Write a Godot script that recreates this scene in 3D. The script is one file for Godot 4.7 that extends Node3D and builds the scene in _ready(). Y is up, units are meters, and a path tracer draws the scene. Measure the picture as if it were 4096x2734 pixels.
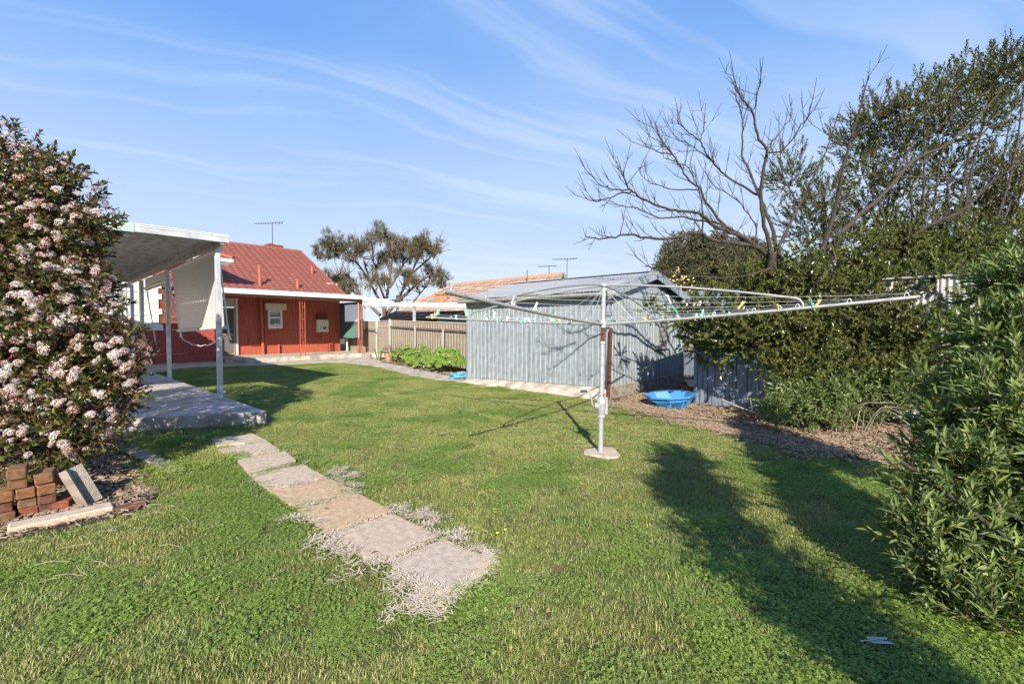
extends Node3D
# A suburban back yard. World axes: x runs along the back wall of the house, z = -v where v runs from the yard towards the house. Metres, y up.

class MB:
	var v := PackedVector3Array()
	var n := PackedVector3Array()
	var c := PackedColorArray()
	var ix := PackedInt32Array()
	func tri(a: Vector3, b: Vector3, d: Vector3, col := Color.WHITE) -> void:
		var nn := (b - a).cross(d - a).normalized()
		var k := v.size()
		v.append(a); v.append(b); v.append(d)
		for j in 3:
			n.append(nn); c.append(col)
		ix.append(k); ix.append(k + 2); ix.append(k + 1)
	func quad(a: Vector3, b: Vector3, d: Vector3, e: Vector3, col := Color.WHITE) -> void:
		var nn := (d - a).cross(e - b).normalized()
		var k := v.size()
		v.append(a); v.append(b); v.append(d); v.append(e)
		for j in 4:
			n.append(nn); c.append(col)
		ix.append(k); ix.append(k + 2); ix.append(k + 1)
		ix.append(k); ix.append(k + 3); ix.append(k + 2)
	# box given by its middle, full size and turn; bev cuts its edges
	func box(m: Vector3, s: Vector3, b := Basis.IDENTITY, bev := 0.0, col := Color.WHITE) -> void:
		var h := s / 2.0
		if bev <= 0.0:
			for f in [[Vector3.RIGHT, Vector3.UP, Vector3.BACK], [Vector3.UP, Vector3.BACK, Vector3.RIGHT], [Vector3.BACK, Vector3.RIGHT, Vector3.UP]]:
				for q in [1.0, -1.0]:
					var o: Vector3 = f[0] * q * h
					var e1: Vector3 = f[1] * h
					var e2: Vector3 = f[2] * h * q
					quad(m + b * (o - e1 - e2), m + b * (o + e1 - e2), m + b * (o + e1 + e2), m + b * (o - e1 + e2), col)
			return
		var g := Vector3(minf(bev, h.x * 0.9), minf(bev, h.y * 0.9), minf(bev, h.z * 0.9))
		var lo := h - g
		var ax := [Vector3.RIGHT, Vector3.UP, Vector3.BACK]
		for f in 3:
			var a: Vector3 = ax[f]
			var p: Vector3 = ax[(f + 1) % 3]
			var r: Vector3 = ax[(f + 2) % 3]
			for q in [1.0, -1.0]:
				var o: Vector3 = a * q * h
				var e1: Vector3 = p * lo
				var e2: Vector3 = r * lo * q
				quad(m + b * (o - e1 - e2), m + b * (o + e1 - e2), m + b * (o + e1 + e2), m + b * (o - e1 + e2), col)
			for q1 in [1.0, -1.0]:
				for q2 in [1.0, -1.0]:
					var e: Vector3 = a * lo * q1 * q2
					var k1: Vector3 = p * q1 * h + r * q2 * lo
					var k2: Vector3 = p * q1 * lo + r * q2 * h
					quad(m + b * (k1 - e), m + b * (k1 + e), m + b * (k2 + e), m + b * (k2 - e), col)
		for sx in [1.0, -1.0]:
			for sy in [1.0, -1.0]:
				for sz in [1.0, -1.0]:
					var s3 := Vector3(sx, sy, sz)
					var p1 := m + b * (s3 * Vector3(h.x, lo.y, lo.z))
					var p2 := m + b * (s3 * Vector3(lo.x, h.y, lo.z))
					var p3 := m + b * (s3 * Vector3(lo.x, lo.y, h.z))
					if sx * sy * sz > 0: tri(p1, p2, p3, col)
					else: tri(p1, p3, p2, col)
	# smooth tube along points; r is one radius or one per point
	func tube(p: PackedVector3Array, r, sides := 8, caps := true, col := Color.WHITE) -> void:
		var cnt := p.size()
		var side := Vector3.ZERO
		var base := v.size()
		var t := Vector3.UP
		for i in cnt:
			t = (p[mini(i + 1, cnt - 1)] - p[maxi(i - 1, 0)]).normalized()
			if i == 0:
				side = t.cross(Vector3.UP)
				if side.length() < 0.1: side = t.cross(Vector3.RIGHT)
			side = (side - t * side.dot(t)).normalized()
			var up := t.cross(side)
			var rr: float = r if r is float else r[i]
			for k in sides:
				var a := TAU * k / sides
				var d := side * cos(a) + up * sin(a)
				v.append(p[i] + d * rr); n.append(d); c.append(col)
		for i in cnt - 1:
			for k in sides:
				var a := base + i * sides + k
				var b2 := base + i * sides + (k + 1) % sides
				ix.append(a); ix.append(a + sides); ix.append(b2)
				ix.append(b2); ix.append(a + sides); ix.append(b2 + sides)
		if caps:
			for e in [0, cnt - 1]:
				var k0 := v.size()
				var nn := (p[1] - p[0]).normalized() * -1.0 if e == 0 else (p[cnt - 1] - p[cnt - 2]).normalized()
				for k in sides:
					v.append(v[base + e * sides + k]); n.append(nn); c.append(col)
				for k in range(1, sides - 1):
					ix.append(k0)
					if e == 0:
						ix.append(k0 + k); ix.append(k0 + k + 1)
					else:
						ix.append(k0 + k + 1); ix.append(k0 + k)
	func rod(a: Vector3, b: Vector3, r := 0.02, sides := 8, col := Color.WHITE) -> void:
		tube(PackedVector3Array([a, b]), r, sides, true, col)
	# turned shape about a vertical axis: profile of (radius, height)
	func lathe(m: Vector3, prof: Array, sides := 16, col := Color.WHITE) -> void:
		for i in prof.size() - 1:
			var a: Vector2 = prof[i]
			var b: Vector2 = prof[i + 1]
			var tn := Vector2(b.y - a.y, a.x - b.x).normalized()
			var k0 := v.size()
			for k in sides + 1:
				var g := TAU * k / sides
				var d := Vector3(cos(g), 0, sin(g))
				for q in [a, b]:
					v.append(m + d * q.x + Vector3(0, q.y, 0)); n.append((d * tn.x + Vector3(0, tn.y, 0)).normalized()); c.append(col)
			for k in sides:
				var j := k0 + k * 2
				ix.append(j); ix.append(j + 2); ix.append(j + 1)
				ix.append(j + 1); ix.append(j + 2); ix.append(j + 3)
	# flat plate: outline of (x, v) points from y0 up to y1
	func plate(o: PackedVector2Array, y0: float, y1: float, col := Color.WHITE) -> void:
		var q := o
		if Geometry2D.is_polygon_clockwise(q):
			q = q.duplicate(); q.reverse()
		var f := Geometry2D.triangulate_polygon(q)
		for i in range(0, f.size(), 3):
			var t := [q[f[i]], q[f[i + 1]], q[f[i + 2]]]
			var a := Vector3(t[0].x, y1, -t[0].y)
			var b := Vector3(t[1].x, y1, -t[1].y)
			var d := Vector3(t[2].x, y1, -t[2].y)
			if (b - a).cross(d - a).y > 0: tri(a, b, d, col)
			else: tri(a, d, b, col)
		for i in q.size():
			var a := q[i]
			var b := q[(i + 1) % q.size()]
			quad(Vector3(a.x, y0, -a.y), Vector3(b.x, y0, -b.y), Vector3(b.x, y1, -b.y), Vector3(a.x, y1, -a.y), col)
	func build(off := Vector3.ZERO) -> ArrayMesh:
		if off != Vector3.ZERO:
			for i in v.size(): v[i] -= off
		var arr := []
		arr.resize(Mesh.ARRAY_MAX)
		arr[Mesh.ARRAY_VERTEX] = v
		arr[Mesh.ARRAY_NORMAL] = n
		arr[Mesh.ARRAY_COLOR] = c
		arr[Mesh.ARRAY_INDEX] = ix
		var m := ArrayMesh.new()
		m.add_surface_from_arrays(Mesh.PRIMITIVE_TRIANGLES, arr)
		return m

var R := RandomNumberGenerator.new()
var M := {}
var used := {}
var T := {}

func P(x: float, y: float, v: float) -> Vector3: return Vector3(x, y, -v)
func lin(r: float, g: float, b: float) -> Color: return Color(r, g, b).linear_to_srgb()
func rv(s: float) -> Vector3: return Vector3(R.randf_range(-s, s), R.randf_range(-s, s), R.randf_range(-s, s))

func numbered(s: String) -> String:
	used[s] = used.get(s, 0) + 1
	return s if used[s] == 1 else "%s_%03d" % [s, used[s] - 1]

func tag(o: Node, label: String, category: String, group := "", kind := "") -> void:
	if label: o.set_meta("label", label)
	if category: o.set_meta("category", category)
	if group: o.set_meta("group", group)
	if kind: o.set_meta("kind", kind)

func base_of(o: Node) -> Vector3:
	var b := Vector3.ZERO
	while o is Node3D and o != self:
		b += o.position
		o = o.get_parent()
	return b

func thing(called: String, label: String, category: String, at := Vector3.ZERO, group := "") -> Node3D:
	var o := Node3D.new()
	o.name = numbered(called)
	o.position = at
	tag(o, label, category, group)
	add_child(o)
	return o

# a part whose shape is given in world coordinates
func part(parent: Node3D, called: String, mb: MB, m: Material, kind := "") -> MeshInstance3D:
	var o := MeshInstance3D.new()
	o.name = called
	o.mesh = mb.build(base_of(parent))
	o.material_override = m
	if kind: o.set_meta("kind", kind)
	parent.add_child(o, true)
	return o

# a piece that shares its mesh with others
func piece(parent: Node3D, called: String, mesh: Mesh, m: Material, x: Transform3D) -> MeshInstance3D:
	var o := MeshInstance3D.new()
	o.name = called
	o.mesh = mesh
	o.material_override = m
	x.origin -= base_of(parent)
	o.transform = x
	parent.add_child(o, true)
	return o

func single(called: String, mb: MB, m: Material, at: Vector3, label: String, category: String, group := "") -> MeshInstance3D:
	var o := MeshInstance3D.new()
	o.name = numbered(called)
	o.mesh = mb.build(at)
	o.material_override = m
	o.position = at
	tag(o, label, category, group)
	add_child(o)
	return o

func struct(called: String, mb: MB, m: Material) -> MeshInstance3D:
	var o := MeshInstance3D.new()
	o.name = numbered(called)
	o.mesh = mb.build()
	o.material_override = m
	o.set_meta("kind", "structure")
	add_child(o)
	return o

func many(parent: Node3D, called: String, mesh: Mesh, m: Material, xs: Array, cols = null, kind := "stuff") -> MultiMeshInstance3D:
	var mm := MultiMesh.new()
	mm.transform_format = MultiMesh.TRANSFORM_3D
	mm.use_colors = cols != null
	mm.mesh = mesh
	mm.instance_count = xs.size()
	var off := base_of(parent)
	for i in xs.size():
		var t: Transform3D = xs[i]
		t.origin -= off
		mm.set_instance_transform(i, t)
		if cols != null: mm.set_instance_color(i, cols[i])
	var o := MultiMeshInstance3D.new()
	o.name = called if parent != self else numbered(called)
	o.multimesh = mm
	o.material_override = m
	if kind: o.set_meta("kind", kind)
	parent.add_child(o, true)
	return o

func noise_tex(sd: int, freq: float, lo: Color, hi: Color, size := 512, oct := 4, kind := FastNoiseLite.TYPE_SIMPLEX_SMOOTH, a := 0.2, b := 0.8) -> NoiseTexture2D:
	var f := FastNoiseLite.new()
	f.seed = sd
	f.noise_type = kind
	f.frequency = freq
	f.fractal_octaves = oct
	var g := Gradient.new()
	g.offsets = PackedFloat32Array([a, b])
	g.colors = PackedColorArray([lo, hi])
	var t := NoiseTexture2D.new()
	t.width = size
	t.height = size
	t.seamless = true
	t.noise = f
	t.color_ramp = g
	t.generate_mipmaps = false
	return t

func grey(x: float) -> Color: return Color(x, x, x)

# surface colour (linear), gloss, and optional fine pattern, coarse pattern and relief, all laid in world space
func mat(called: String, col: Color, rough := 0.8, metal := 0.0, fine = null, fs := 1.0, coarse = null, cs := 0.3, relief = null, rs := 1.0, depth := 0.3) -> StandardMaterial3D:
	var m := StandardMaterial3D.new()
	m.resource_name = called
	m.albedo_color = col.linear_to_srgb()
	m.roughness = rough
	m.metallic = metal
	m.uv1_triplanar = true
	m.uv1_world_triplanar = true
	m.uv1_scale = Vector3.ONE * fs
	if fine: m.albedo_texture = fine
	if coarse:
		m.detail_enabled = true
		m.detail_blend_mode = BaseMaterial3D.BLEND_MODE_MUL
		m.detail_albedo = coarse
		m.detail_uv_layer = BaseMaterial3D.DETAIL_UV_2
		m.uv2_triplanar = true
		m.uv2_world_triplanar = true
		m.uv2_scale = Vector3.ONE * cs
	if relief:
		m.heightmap_enabled = true
		m.heightmap_texture = relief
		m.heightmap_scale = depth
	M[called] = m
	return m

func leaf_mat(called: String, col: Color, rough: float, back: Color) -> StandardMaterial3D:
	var m := StandardMaterial3D.new()
	m.resource_name = called
	m.albedo_color = col.linear_to_srgb()
	m.vertex_color_use_as_albedo = true
	m.roughness = rough
	if back != Color.BLACK:
		m.backlight_enabled = true
		m.backlight = back.linear_to_srgb()
	m.cull_mode = BaseMaterial3D.CULL_DISABLED
	M[called] = m
	return m

func materials() -> void:
	T.grain = noise_tex(1, 0.09, grey(0.84), grey(1.0), 512, 5)
	T.blotch = noise_tex(14, 0.03, Color(0.88, 0.86, 0.84), Color.WHITE, 512, 6)
	T.even = noise_tex(11, 0.02, grey(0.90), grey(1.0), 512, 4)
	T.speck = noise_tex(2, 0.3, grey(0.6), grey(1.0), 512, 2, FastNoiseLite.TYPE_SIMPLEX, 0.25, 0.6)
	T.patch = noise_tex(3, 0.012, grey(0.68), grey(1.0), 512, 5)
	T.stain = noise_tex(4, 0.014, Color(0.80, 0.77, 0.74), Color.WHITE, 512, 6, FastNoiseLite.TYPE_SIMPLEX_SMOOTH, 0.25, 0.6)
	T.rust = noise_tex(5, 0.05, Color(0.36, 0.17, 0.09), Color(0.75, 0.5, 0.36), 512, 5)
	T.bump = noise_tex(6, 0.12, Color.BLACK, Color.WHITE, 512, 4)
	T.fleck = noise_tex(7, 0.22, Color(0.82, 0.80, 0.78), Color.WHITE, 512, 3, FastNoiseLite.TYPE_CELLULAR, 0.1, 0.5)
	T.lichen = noise_tex(8, 0.03, Color(0.62, 0.6, 0.5), Color.WHITE, 512, 6, FastNoiseLite.TYPE_SIMPLEX_SMOOTH, 0.25, 0.5)
	T.earth = noise_tex(9, 0.05, Color(0.5, 0.46, 0.38), Color.WHITE, 512, 6)
	T.thatch = noise_tex(10, 0.02, Color(0.62, 0.72, 0.45), Color(1.0, 0.95, 0.85), 512, 6)
	mat("red_paint", Color(0.40, 0.088, 0.047), 0.62, 0, T.even, 1.3, T.even, 0.5, T.bump, 1.0, 0.25)
	mat("crimson_paint", Color(0.38, 0.07, 0.062), 0.6, 0, T.even, 1.3, T.even, 0.5)
	mat("red_iron", Color(0.40, 0.095, 0.056), 0.5, 0, T.grain, 3.0)
	for i in 4:
		mat("roof_tile_%d" % i, [Color(0.295, 0.098, 0.07), Color(0.28, 0.092, 0.066), Color(0.31, 0.105, 0.075), Color(0.30, 0.102, 0.073)][i], 0.7, 0, T.grain, 2.0, T.even, 0.4)
	for i in 3:
		mat("brick_%d" % i, [Color(0.38, 0.115, 0.07), Color(0.33, 0.095, 0.06), Color(0.42, 0.15, 0.095)][i], 0.85, 0, T.grain, 4.0, T.patch, 1.7, T.bump, 3.0, 0.3)
	mat("mortar", Color(0.55, 0.47, 0.40), 0.9, 0, T.grain, 4.0)
	mat("white_paint", Color(0.80, 0.79, 0.77), 0.5, 0, T.grain, 0.6)
	mat("cream_paint", Color(0.66, 0.60, 0.47), 0.5, 0, T.grain, 0.8)
	mat("green_paint", Color(0.42, 0.58, 0.52), 0.5, 0, T.grain, 1.0)
	mat("dark_green", Color(0.05, 0.12, 0.10), 0.6, 0, T.grain, 1.0)
	mat("pale_steel", Color(0.62, 0.66, 0.70), 0.38, 0.25, T.even, 0.5, T.even, 0.17)
	mat("slat_aluminium", Color(0.74, 0.74, 0.73), 0.42, 0.2, T.grain, 1.2)
	mat("zinc_underside", Color(0.55, 0.55, 0.54), 0.45, 0.3, T.grain, 1.2, T.stain, 0.8)
	mat("shed_steel", Color(0.335, 0.392, 0.43), 0.36, 0.2, T.even, 0.5, T.even, 0.17)
	mat("shed_steel_b", Color(0.325, 0.382, 0.42), 0.36, 0.2, T.even, 0.5, T.even, 0.17)
	mat("shed_roof", Color(0.36, 0.38, 0.39), 0.42, 0.2, T.even, 0.5, T.even, 0.17)
	mat("blue_steel", Color(0.22, 0.28, 0.36), 0.4, 0.25, T.even, 0.5, T.even, 0.17)
	mat("galvanised", Color(0.52, 0.54, 0.56), 0.36, 0.35, T.even, 1.5, T.even, 4.0)
	mat("old_galvanised", Color(0.42, 0.43, 0.43), 0.5, 0.3, T.even, 1.5, T.even, 4.0)
	mat("wire", Color(0.55, 0.57, 0.58), 0.4, 0.5)
	mat("taupe_steel", Color(0.285, 0.24, 0.19), 0.5, 0.05, T.even, 0.5, T.even, 0.17)
	mat("weathered_wood", Color(0.23, 0.20, 0.17), 0.9, 0, T.grain, 2.5, T.patch, 1.5, T.bump, 3.0, 0.4)
	mat("plank_wood", Color(0.38, 0.33, 0.28), 0.9, 0, T.grain, 2.5, T.stain, 1.5)
	mat("concrete", Color(0.53, 0.48, 0.41), 0.85, 0, T.grain, 1.5, T.stain, 0.35, T.bump, 2.0, 0.25)
	mat("slab_concrete", Color(0.55, 0.515, 0.485), 0.7, 0, T.grain, 1.6, T.stain, 0.3, T.bump, 2.0, 0.15)
	mat("rough_concrete", Color(0.36, 0.33, 0.29), 0.95, 0, T.fleck, 1.7, T.stain, 0.7, T.bump, 1.5, 0.9)
	for i in 3:
		mat("paver_%d" % i, [Color(0.58, 0.485, 0.38), Color(0.57, 0.435, 0.28), Color(0.57, 0.495, 0.405)][i], 0.9, 0, T.fleck, 2.2, T.blotch, 0.9, T.bump, 2.5, 0.3)
	for i in 4:
		mat("terracotta_%d" % i, [Color(0.55, 0.31, 0.19), Color(0.50, 0.27, 0.16), Color(0.58, 0.35, 0.23), Color(0.52, 0.24, 0.13)][i], 0.85, 0, T.grain, 2.0, T.lichen, 0.8)
	mat("asphalt_dark", Color(0.035, 0.03, 0.06), 0.4)
	mat("soil", Color(0.15, 0.105, 0.075), 1.0, 0, T.speck, 1.4, T.earth, 0.7, T.bump, 1.5, 2.0)
	mat("lawn_soil", Color(0.20, 0.19, 0.085), 1.0, 0, T.speck, 1.6, T.thatch, 0.4, T.bump, 2.0, 1.0)
	mat("rust_iron", Color(0.40, 0.33, 0.30), 0.9, 0.1, T.rust, 2.0)
	mat("blue_plastic", Color(0.06, 0.26, 0.58), 0.4, 0, T.grain, 1.5)
	mat("hose_blue", Color(0.09, 0.42, 0.62), 0.45)
	mat("glass_dark", Color(0.03, 0.035, 0.045), 0.05)
	mat("screen_mesh", Color(0.10, 0.085, 0.08), 0.6, 0, T.speck, 8.0)
	mat("door_panel", Color(0.155, 0.13, 0.14), 0.5, 0, T.grain, 1.5)
	mat("bronze_frame", Color(0.34, 0.28, 0.18), 0.4, 0.2, T.grain, 2.0)
	mat("black_metal", Color(0.03, 0.03, 0.032), 0.5, 0.2)
	mat("shade_cloth", Color(0.085, 0.13, 0.14), 0.9, 0, T.speck, 6.0)
	mat("shade_green", Color(0.13, 0.26, 0.24), 0.9, 0, T.speck, 6.0)
	mat("bark_grey", Color(0.085, 0.072, 0.063), 0.95, 0, T.grain, 3.0, T.lichen, 1.5, T.bump, 4.0, 0.6)
	mat("bark_gum", Color(0.17, 0.125, 0.10), 0.9, 0, T.grain, 1.5, T.stain, 0.8)
	mat("bark_dark", Color(0.09, 0.07, 0.055), 0.95, 0, T.grain, 3.0, T.patch, 1.5)
	mat("curtain", Color(0.70, 0.70, 0.72), 0.9, 0, T.grain, 1.0)
	for i in 4:
		mat("peg_%d" % i, [Color(0.72, 0.74, 0.74), Color(0.28, 0.66, 0.56), Color(0.70, 0.60, 0.16), Color(0.09, 0.42, 0.38)][i], 0.45)
	for i in 5:
		mat("old_brick_%d" % i, [Color(0.43, 0.20, 0.085), Color(0.43, 0.13, 0.07), Color(0.27, 0.125, 0.08), Color(0.40, 0.26, 0.145), Color(0.36, 0.19, 0.095)][i], 0.92, 0, T.grain, 5.0, T.stain, 2.4, T.bump, 4.0, 0.6)
	# rain and dirt streaks run down sheet metal and painted walls
	T.streak = noise_tex(12, 0.03, Color(0.87, 0.86, 0.85), Color.WHITE, 512, 5, FastNoiseLite.TYPE_SIMPLEX_SMOOTH, 0.2, 0.62)
	for k in ["shed_steel", "shed_steel_b", "taupe_steel", "blue_steel", "red_paint", "crimson_paint", "shed_roof"]:
		M[k].detail_albedo = T.streak
		M[k].uv2_scale = Vector3(1.1, 0.09, 1.1) if k != "shed_roof" else Vector3(0.12, 0.12, 1.1)
	var gl := StandardMaterial3D.new()
	gl.resource_name = "pane"
	gl.transparency = BaseMaterial3D.TRANSPARENCY_ALPHA
	gl.albedo_color = Color(0.8, 0.85, 0.9, 0.12)
	gl.roughness = 0.03
	M.pane = gl
	var cl := gl.duplicate()
	cl.resource_name = "clear_plastic"
	cl.albedo_color = Color(0.75, 0.8, 0.85, 0.35)
	cl.roughness = 0.15
	M.clear_plastic = cl
	leaf_mat("grass", Color(1, 1, 1), 0.6, Color(0.5, 0.6, 0.2))
	leaf_mat("leaf_gloss", Color(1, 1, 1), 0.26, Color(0.25, 0.35, 0.08))
	leaf_mat("leaf_soft", Color(1, 1, 1), 0.5, Color(0.4, 0.55, 0.12))
	leaf_mat("leaf_dull", Color(1, 1, 1), 0.6, Color(0.2, 0.25, 0.1))
	leaf_mat("petal", Color(1, 1, 1), 0.7, Color(0.3, 0.3, 0.3))
	leaf_mat("litter", Color(1, 1, 1), 0.9, Color.BLACK)
	leaf_mat("painted", Color(1, 1, 1), 0.8, Color.BLACK)

func ground_y(x: float, v: float) -> float: return 0.1 * smoothstep(12.0, 17.5, v)
const BARE := [
	[0.17, 0.1, 9.13, -0.18, 1.69, 9.1, 0.66, 1.72, 9.11, 1.53, 1.72, 9.09, 2, 1.74],
	[0.085, 0.01, 9.09, 2, 1.74, 8.82, 2.5, 1.89, 8.57, 2.73, 2.01, 8.34, 2.84, 2.12, 8.06, 2.85, 2.27, 7.77, 2.87, 2.45, 7.53, 2.9, 2.57, 7.33, 2.96, 2.63, 7.11, 2.94, 2.73, 6.86, 2.86, 2.85, 6.62, 2.83, 2.97, 6.38, 2.82, 3.09, 6.15, 2.84, 3.2, 5.97, 2.82, 3.24, 5.76, 2.76, 3.33, 5.56, 2.73, 3.39, 5.35, 2.74, 3.48],
	[0.06, 0.01, 8.34, 2.84, 2.12, 8.07, 2.95, 2.21, 7.77, 3.01, 2.34, 7.48, 3.08, 2.47, 7.22, 3.18, 2.55, 7.01, 3.23, 2.59, 6.75, 3.2, 2.68, 6.48, 3.2, 2.78, 6.21, 3.24, 2.88, 5.96, 3.28, 2.95, 5.74, 3.34, 2.99, 5.56, 3.43, 3, 5.42, 3.54, 2.96],
	[0.018, 0.006, 5.5, 3.28, 2.87, 5.34, 3.28, 2.99, 5.21, 3.29, 3.08, 5.1, 3.37, 3.15],
	[0.018, 0.006, 5.49, 3.25, 2.88, 5.44, 3.25, 3.04, 5.42, 3.22, 3.18, 5.39, 3.2, 3.32, 5.35, 3.25, 3.48],
	[0.045, 0.008, 8.44, 2.87, 2.15, 8.38, 3.09, 2.39, 8.33, 3.23, 2.6, 8.31, 3.33, 2.79, 8.25, 3.38, 3.02, 8.19, 3.47, 3.25, 8.05, 3.47, 3.56, 8.02, 3.55, 3.77, 7.94, 3.71, 4.02, 7.84, 3.78, 4.29, 7.81, 3.89, 4.49],
	[0.05, 0.008, 9.15, 2.78, 2.12, 8.65, 3.18, 2.56, 8.44, 3.34, 2.69, 8.26, 3.52, 2.78, 8.08, 3.7, 2.86, 7.96, 3.85, 2.89, 7.73, 4.02, 3.03, 7.58, 4.18, 3.09, 7.43, 4.34, 3.15, 7.26, 4.5, 3.23, 7.12, 4.63, 3.27, 7.02, 4.77, 3.27],
	[0.018, 0.006, 7.3, 4.3, 3.12, 7.04, 4.28, 3.2, 6.81, 4.29, 3.26, 6.62, 4.32, 3.27],
	[0.022, 0.006, 7.81, 3.79, 2.85, 7.77, 3.82, 3.04, 7.71, 3.86, 3.26, 7.67, 3.94, 3.45, 7.63, 4.05, 3.65, 7.64, 4.18, 3.79, 7.68, 4.38, 3.89],
	[0.06, 0.008, 9.16, 2.54, 1.96, 9.19, 3.19, 2.04, 9.15, 3.66, 2.2, 9.16, 3.94, 2.3, 9.12, 4.43, 2.47, 9.14, 4.64, 2.56, 9.22, 5.07, 2.58, 9.31, 5.34, 2.61, 9.33, 5.66, 2.69, 9.35, 5.95, 2.79],
	[0.015, 0.006, 9.36, 5.39, 2.62, 9.3, 5.55, 2.55, 9.23, 5.66, 2.47],
	[0.035, 0.007, 9.23, 3.91, 2.32, 9.01, 3.99, 2.43, 8.74, 4.11, 2.6, 8.51, 4.24, 2.72, 8.31, 4.38, 2.81, 8.12, 4.57, 2.89, 7.98, 4.65, 2.91, 7.77, 4.76, 3.01, 7.59, 4.84, 3.08, 7.46, 4.9, 3.09],
	[0.014, 0.006, 7.81, 4.6, 2.85, 7.74, 4.71, 2.78, 7.66, 4.83, 2.72],
	[0.02, 0.006, 8.27, 4.36, 2.79, 8.2, 4.6, 3.02, 8.18, 4.76, 3.19, 8.16, 4.85, 3.36, 8.19, 5.03, 3.48],
	[0.065, 0.008, 8.69, 2.47, 1.88, 8.52, 2.91, 1.96, 8.37, 3.29, 2.01, 8.27, 3.69, 2.02, 8.22, 4.08, 1.97, 8.16, 4.31, 1.93, 7.99, 4.46, 2, 7.87, 4.67, 2.03, 7.77, 4.81, 2.03, 7.61, 4.91, 2.1, 7.46, 5.02, 2.16, 7.32, 5.14, 2.2],
	[0.016, 0.006, 7.64, 4.78, 1.99, 7.51, 4.92, 1.91, 7.39, 5.08, 1.83],
	[0.018, 0.006, 8.11, 4.29, 1.92, 8.36, 4.55, 1.84, 8.62, 4.81, 1.76, 8.85, 5.05, 1.7],
	[0.024, 0.006, 8.13, 4.25, 1.9, 8.15, 4.24, 1.73, 8.15, 4.37, 1.58, 8.13, 4.56, 1.45, 8.06, 4.6, 1.38, 8, 4.77, 1.3],
	[0.06, 0.008, 8.97, 2.42, 1.87, 9.06, 2.9, 1.92, 9.27, 3.17, 1.84, 9.47, 3.5, 1.77, 9.7, 3.86, 1.66, 9.92, 4.22, 1.57, 10.14, 4.57, 1.48, 10.37, 5.03, 1.36, 10.56, 5.44, 1.3],
	[0.03, 0.007, 9.46, 3.55, 1.77, 9.6, 3.87, 1.82, 9.66, 4.19, 1.98, 9.77, 4.56, 2.05, 9.92, 4.88, 2.1, 10.12, 5.31, 2.09],
	[0.028, 0.008, 7.78, 3.1, 2.43, 7.5, 2.83, 2.3, 7.24, 2.63, 2.14, 7.01, 2.36, 1.95],
	[0.02, 0.006, 7.44, 2.98, 2.66, 7.28, 3.19, 2.6, 7.09, 3.41, 2.55, 6.87, 3.6, 2.54, 6.62, 3.79, 2.57, 6.36, 3.79, 2.61, 6.06, 3.81, 2.69],
	[0.025, 0.006, 8.88, 2.94, 2.27, 9.06, 3.28, 2.28, 9.12, 3.54, 2.43, 9.13, 3.84, 2.63, 9.11, 4.04, 2.86, 9.11, 4.22, 3.07, 9.17, 4.51, 3.23, 9.31, 4.73, 3.28],
	[0.085, 0.008, 9.13, 2.19, 1.69, 9.19, 2.4, 1.52, 9.27, 2.82, 1.31, 9.31, 3.47, 1.15, 9.24, 3.79, 1.1, 9.2, 4.13, 1.04, 9.16, 4.43, 0.97, 9.11, 4.67, 0.9, 9.13, 5.23, 0.77, 9.06, 5.39, 0.73],
	[0.02, 0.006, 9.11, 4.44, 0.97, 9.04, 4.59, 0.85, 9.07, 4.77, 0.62, 8.99, 4.9, 0.5],
	[0.02, 0.006, 9.12, 4.47, 0.96, 9.12, 4.55, 1.1, 9.14, 4.65, 1.24, 9.18, 4.84, 1.34],
	[0.09, 0.01, 9.25, 2.2, 1.71, 9.56, 2.49, 1.51, 9.94, 3.04, 1.22, 10.32, 3.49, 0.94, 10.74, 3.91, 0.61, 11.09, 4.34, 0.37, 11.4, 4.64, 0.16, 11.82, 4.85, -0.17, 12.2, 5.21, -0.45, 12.62, 5.7, -0.79, 12.93, 6.07, -0.99, 13.14, 6.49, -1.08, 13.23, 7.15, -1.04],
	[0.08, 0.012, 10.48, 2.22, 0.65, 10.52, 2.6, 0.44, 10.59, 3.06, 0.2, 10.69, 3.28, -0.08, 10.8, 3.41, -0.38, 10.9, 3.75, -0.66, 10.95, 3.98, -0.87, 11.02, 4.17, -1.12, 10.99, 4.25, -1.25],
	[0.02, 0.008, 13.05, 6.13, -1, 13.12, 6.23, -1.17, 13.15, 6.29, -1.3, 13.16, 6.31, -1.42],
	[0.035, 0.01, 11.02, 4.24, 0.5, 11.43, 4.31, 0.28, 11.97, 4.34, -0.07, 12.71, 4.38, -0.65, 13.25, 4.54, -1.01, 13.83, 5.04, -1.4],
	[0.03, 0.007, 10.93, 4.24, 0.45, 11.25, 4.64, 0.33, 11.56, 4.97, 0.23, 12, 5.18, -0.01, 12.45, 5.65, -0.28, 12.75, 6.13, -0.37],
	[0.022, 0.006, 7.84, 2.4, 1.77, 7.5, 2.28, 1.96, 7.1, 2.22, 2.21, 6.71, 2.23, 2.44, 6.36, 2.25, 2.64, 6.1, 2.28, 2.73, 5.9, 2.3, 2.77, 5.71, 2.32, 2.78],
]
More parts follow.
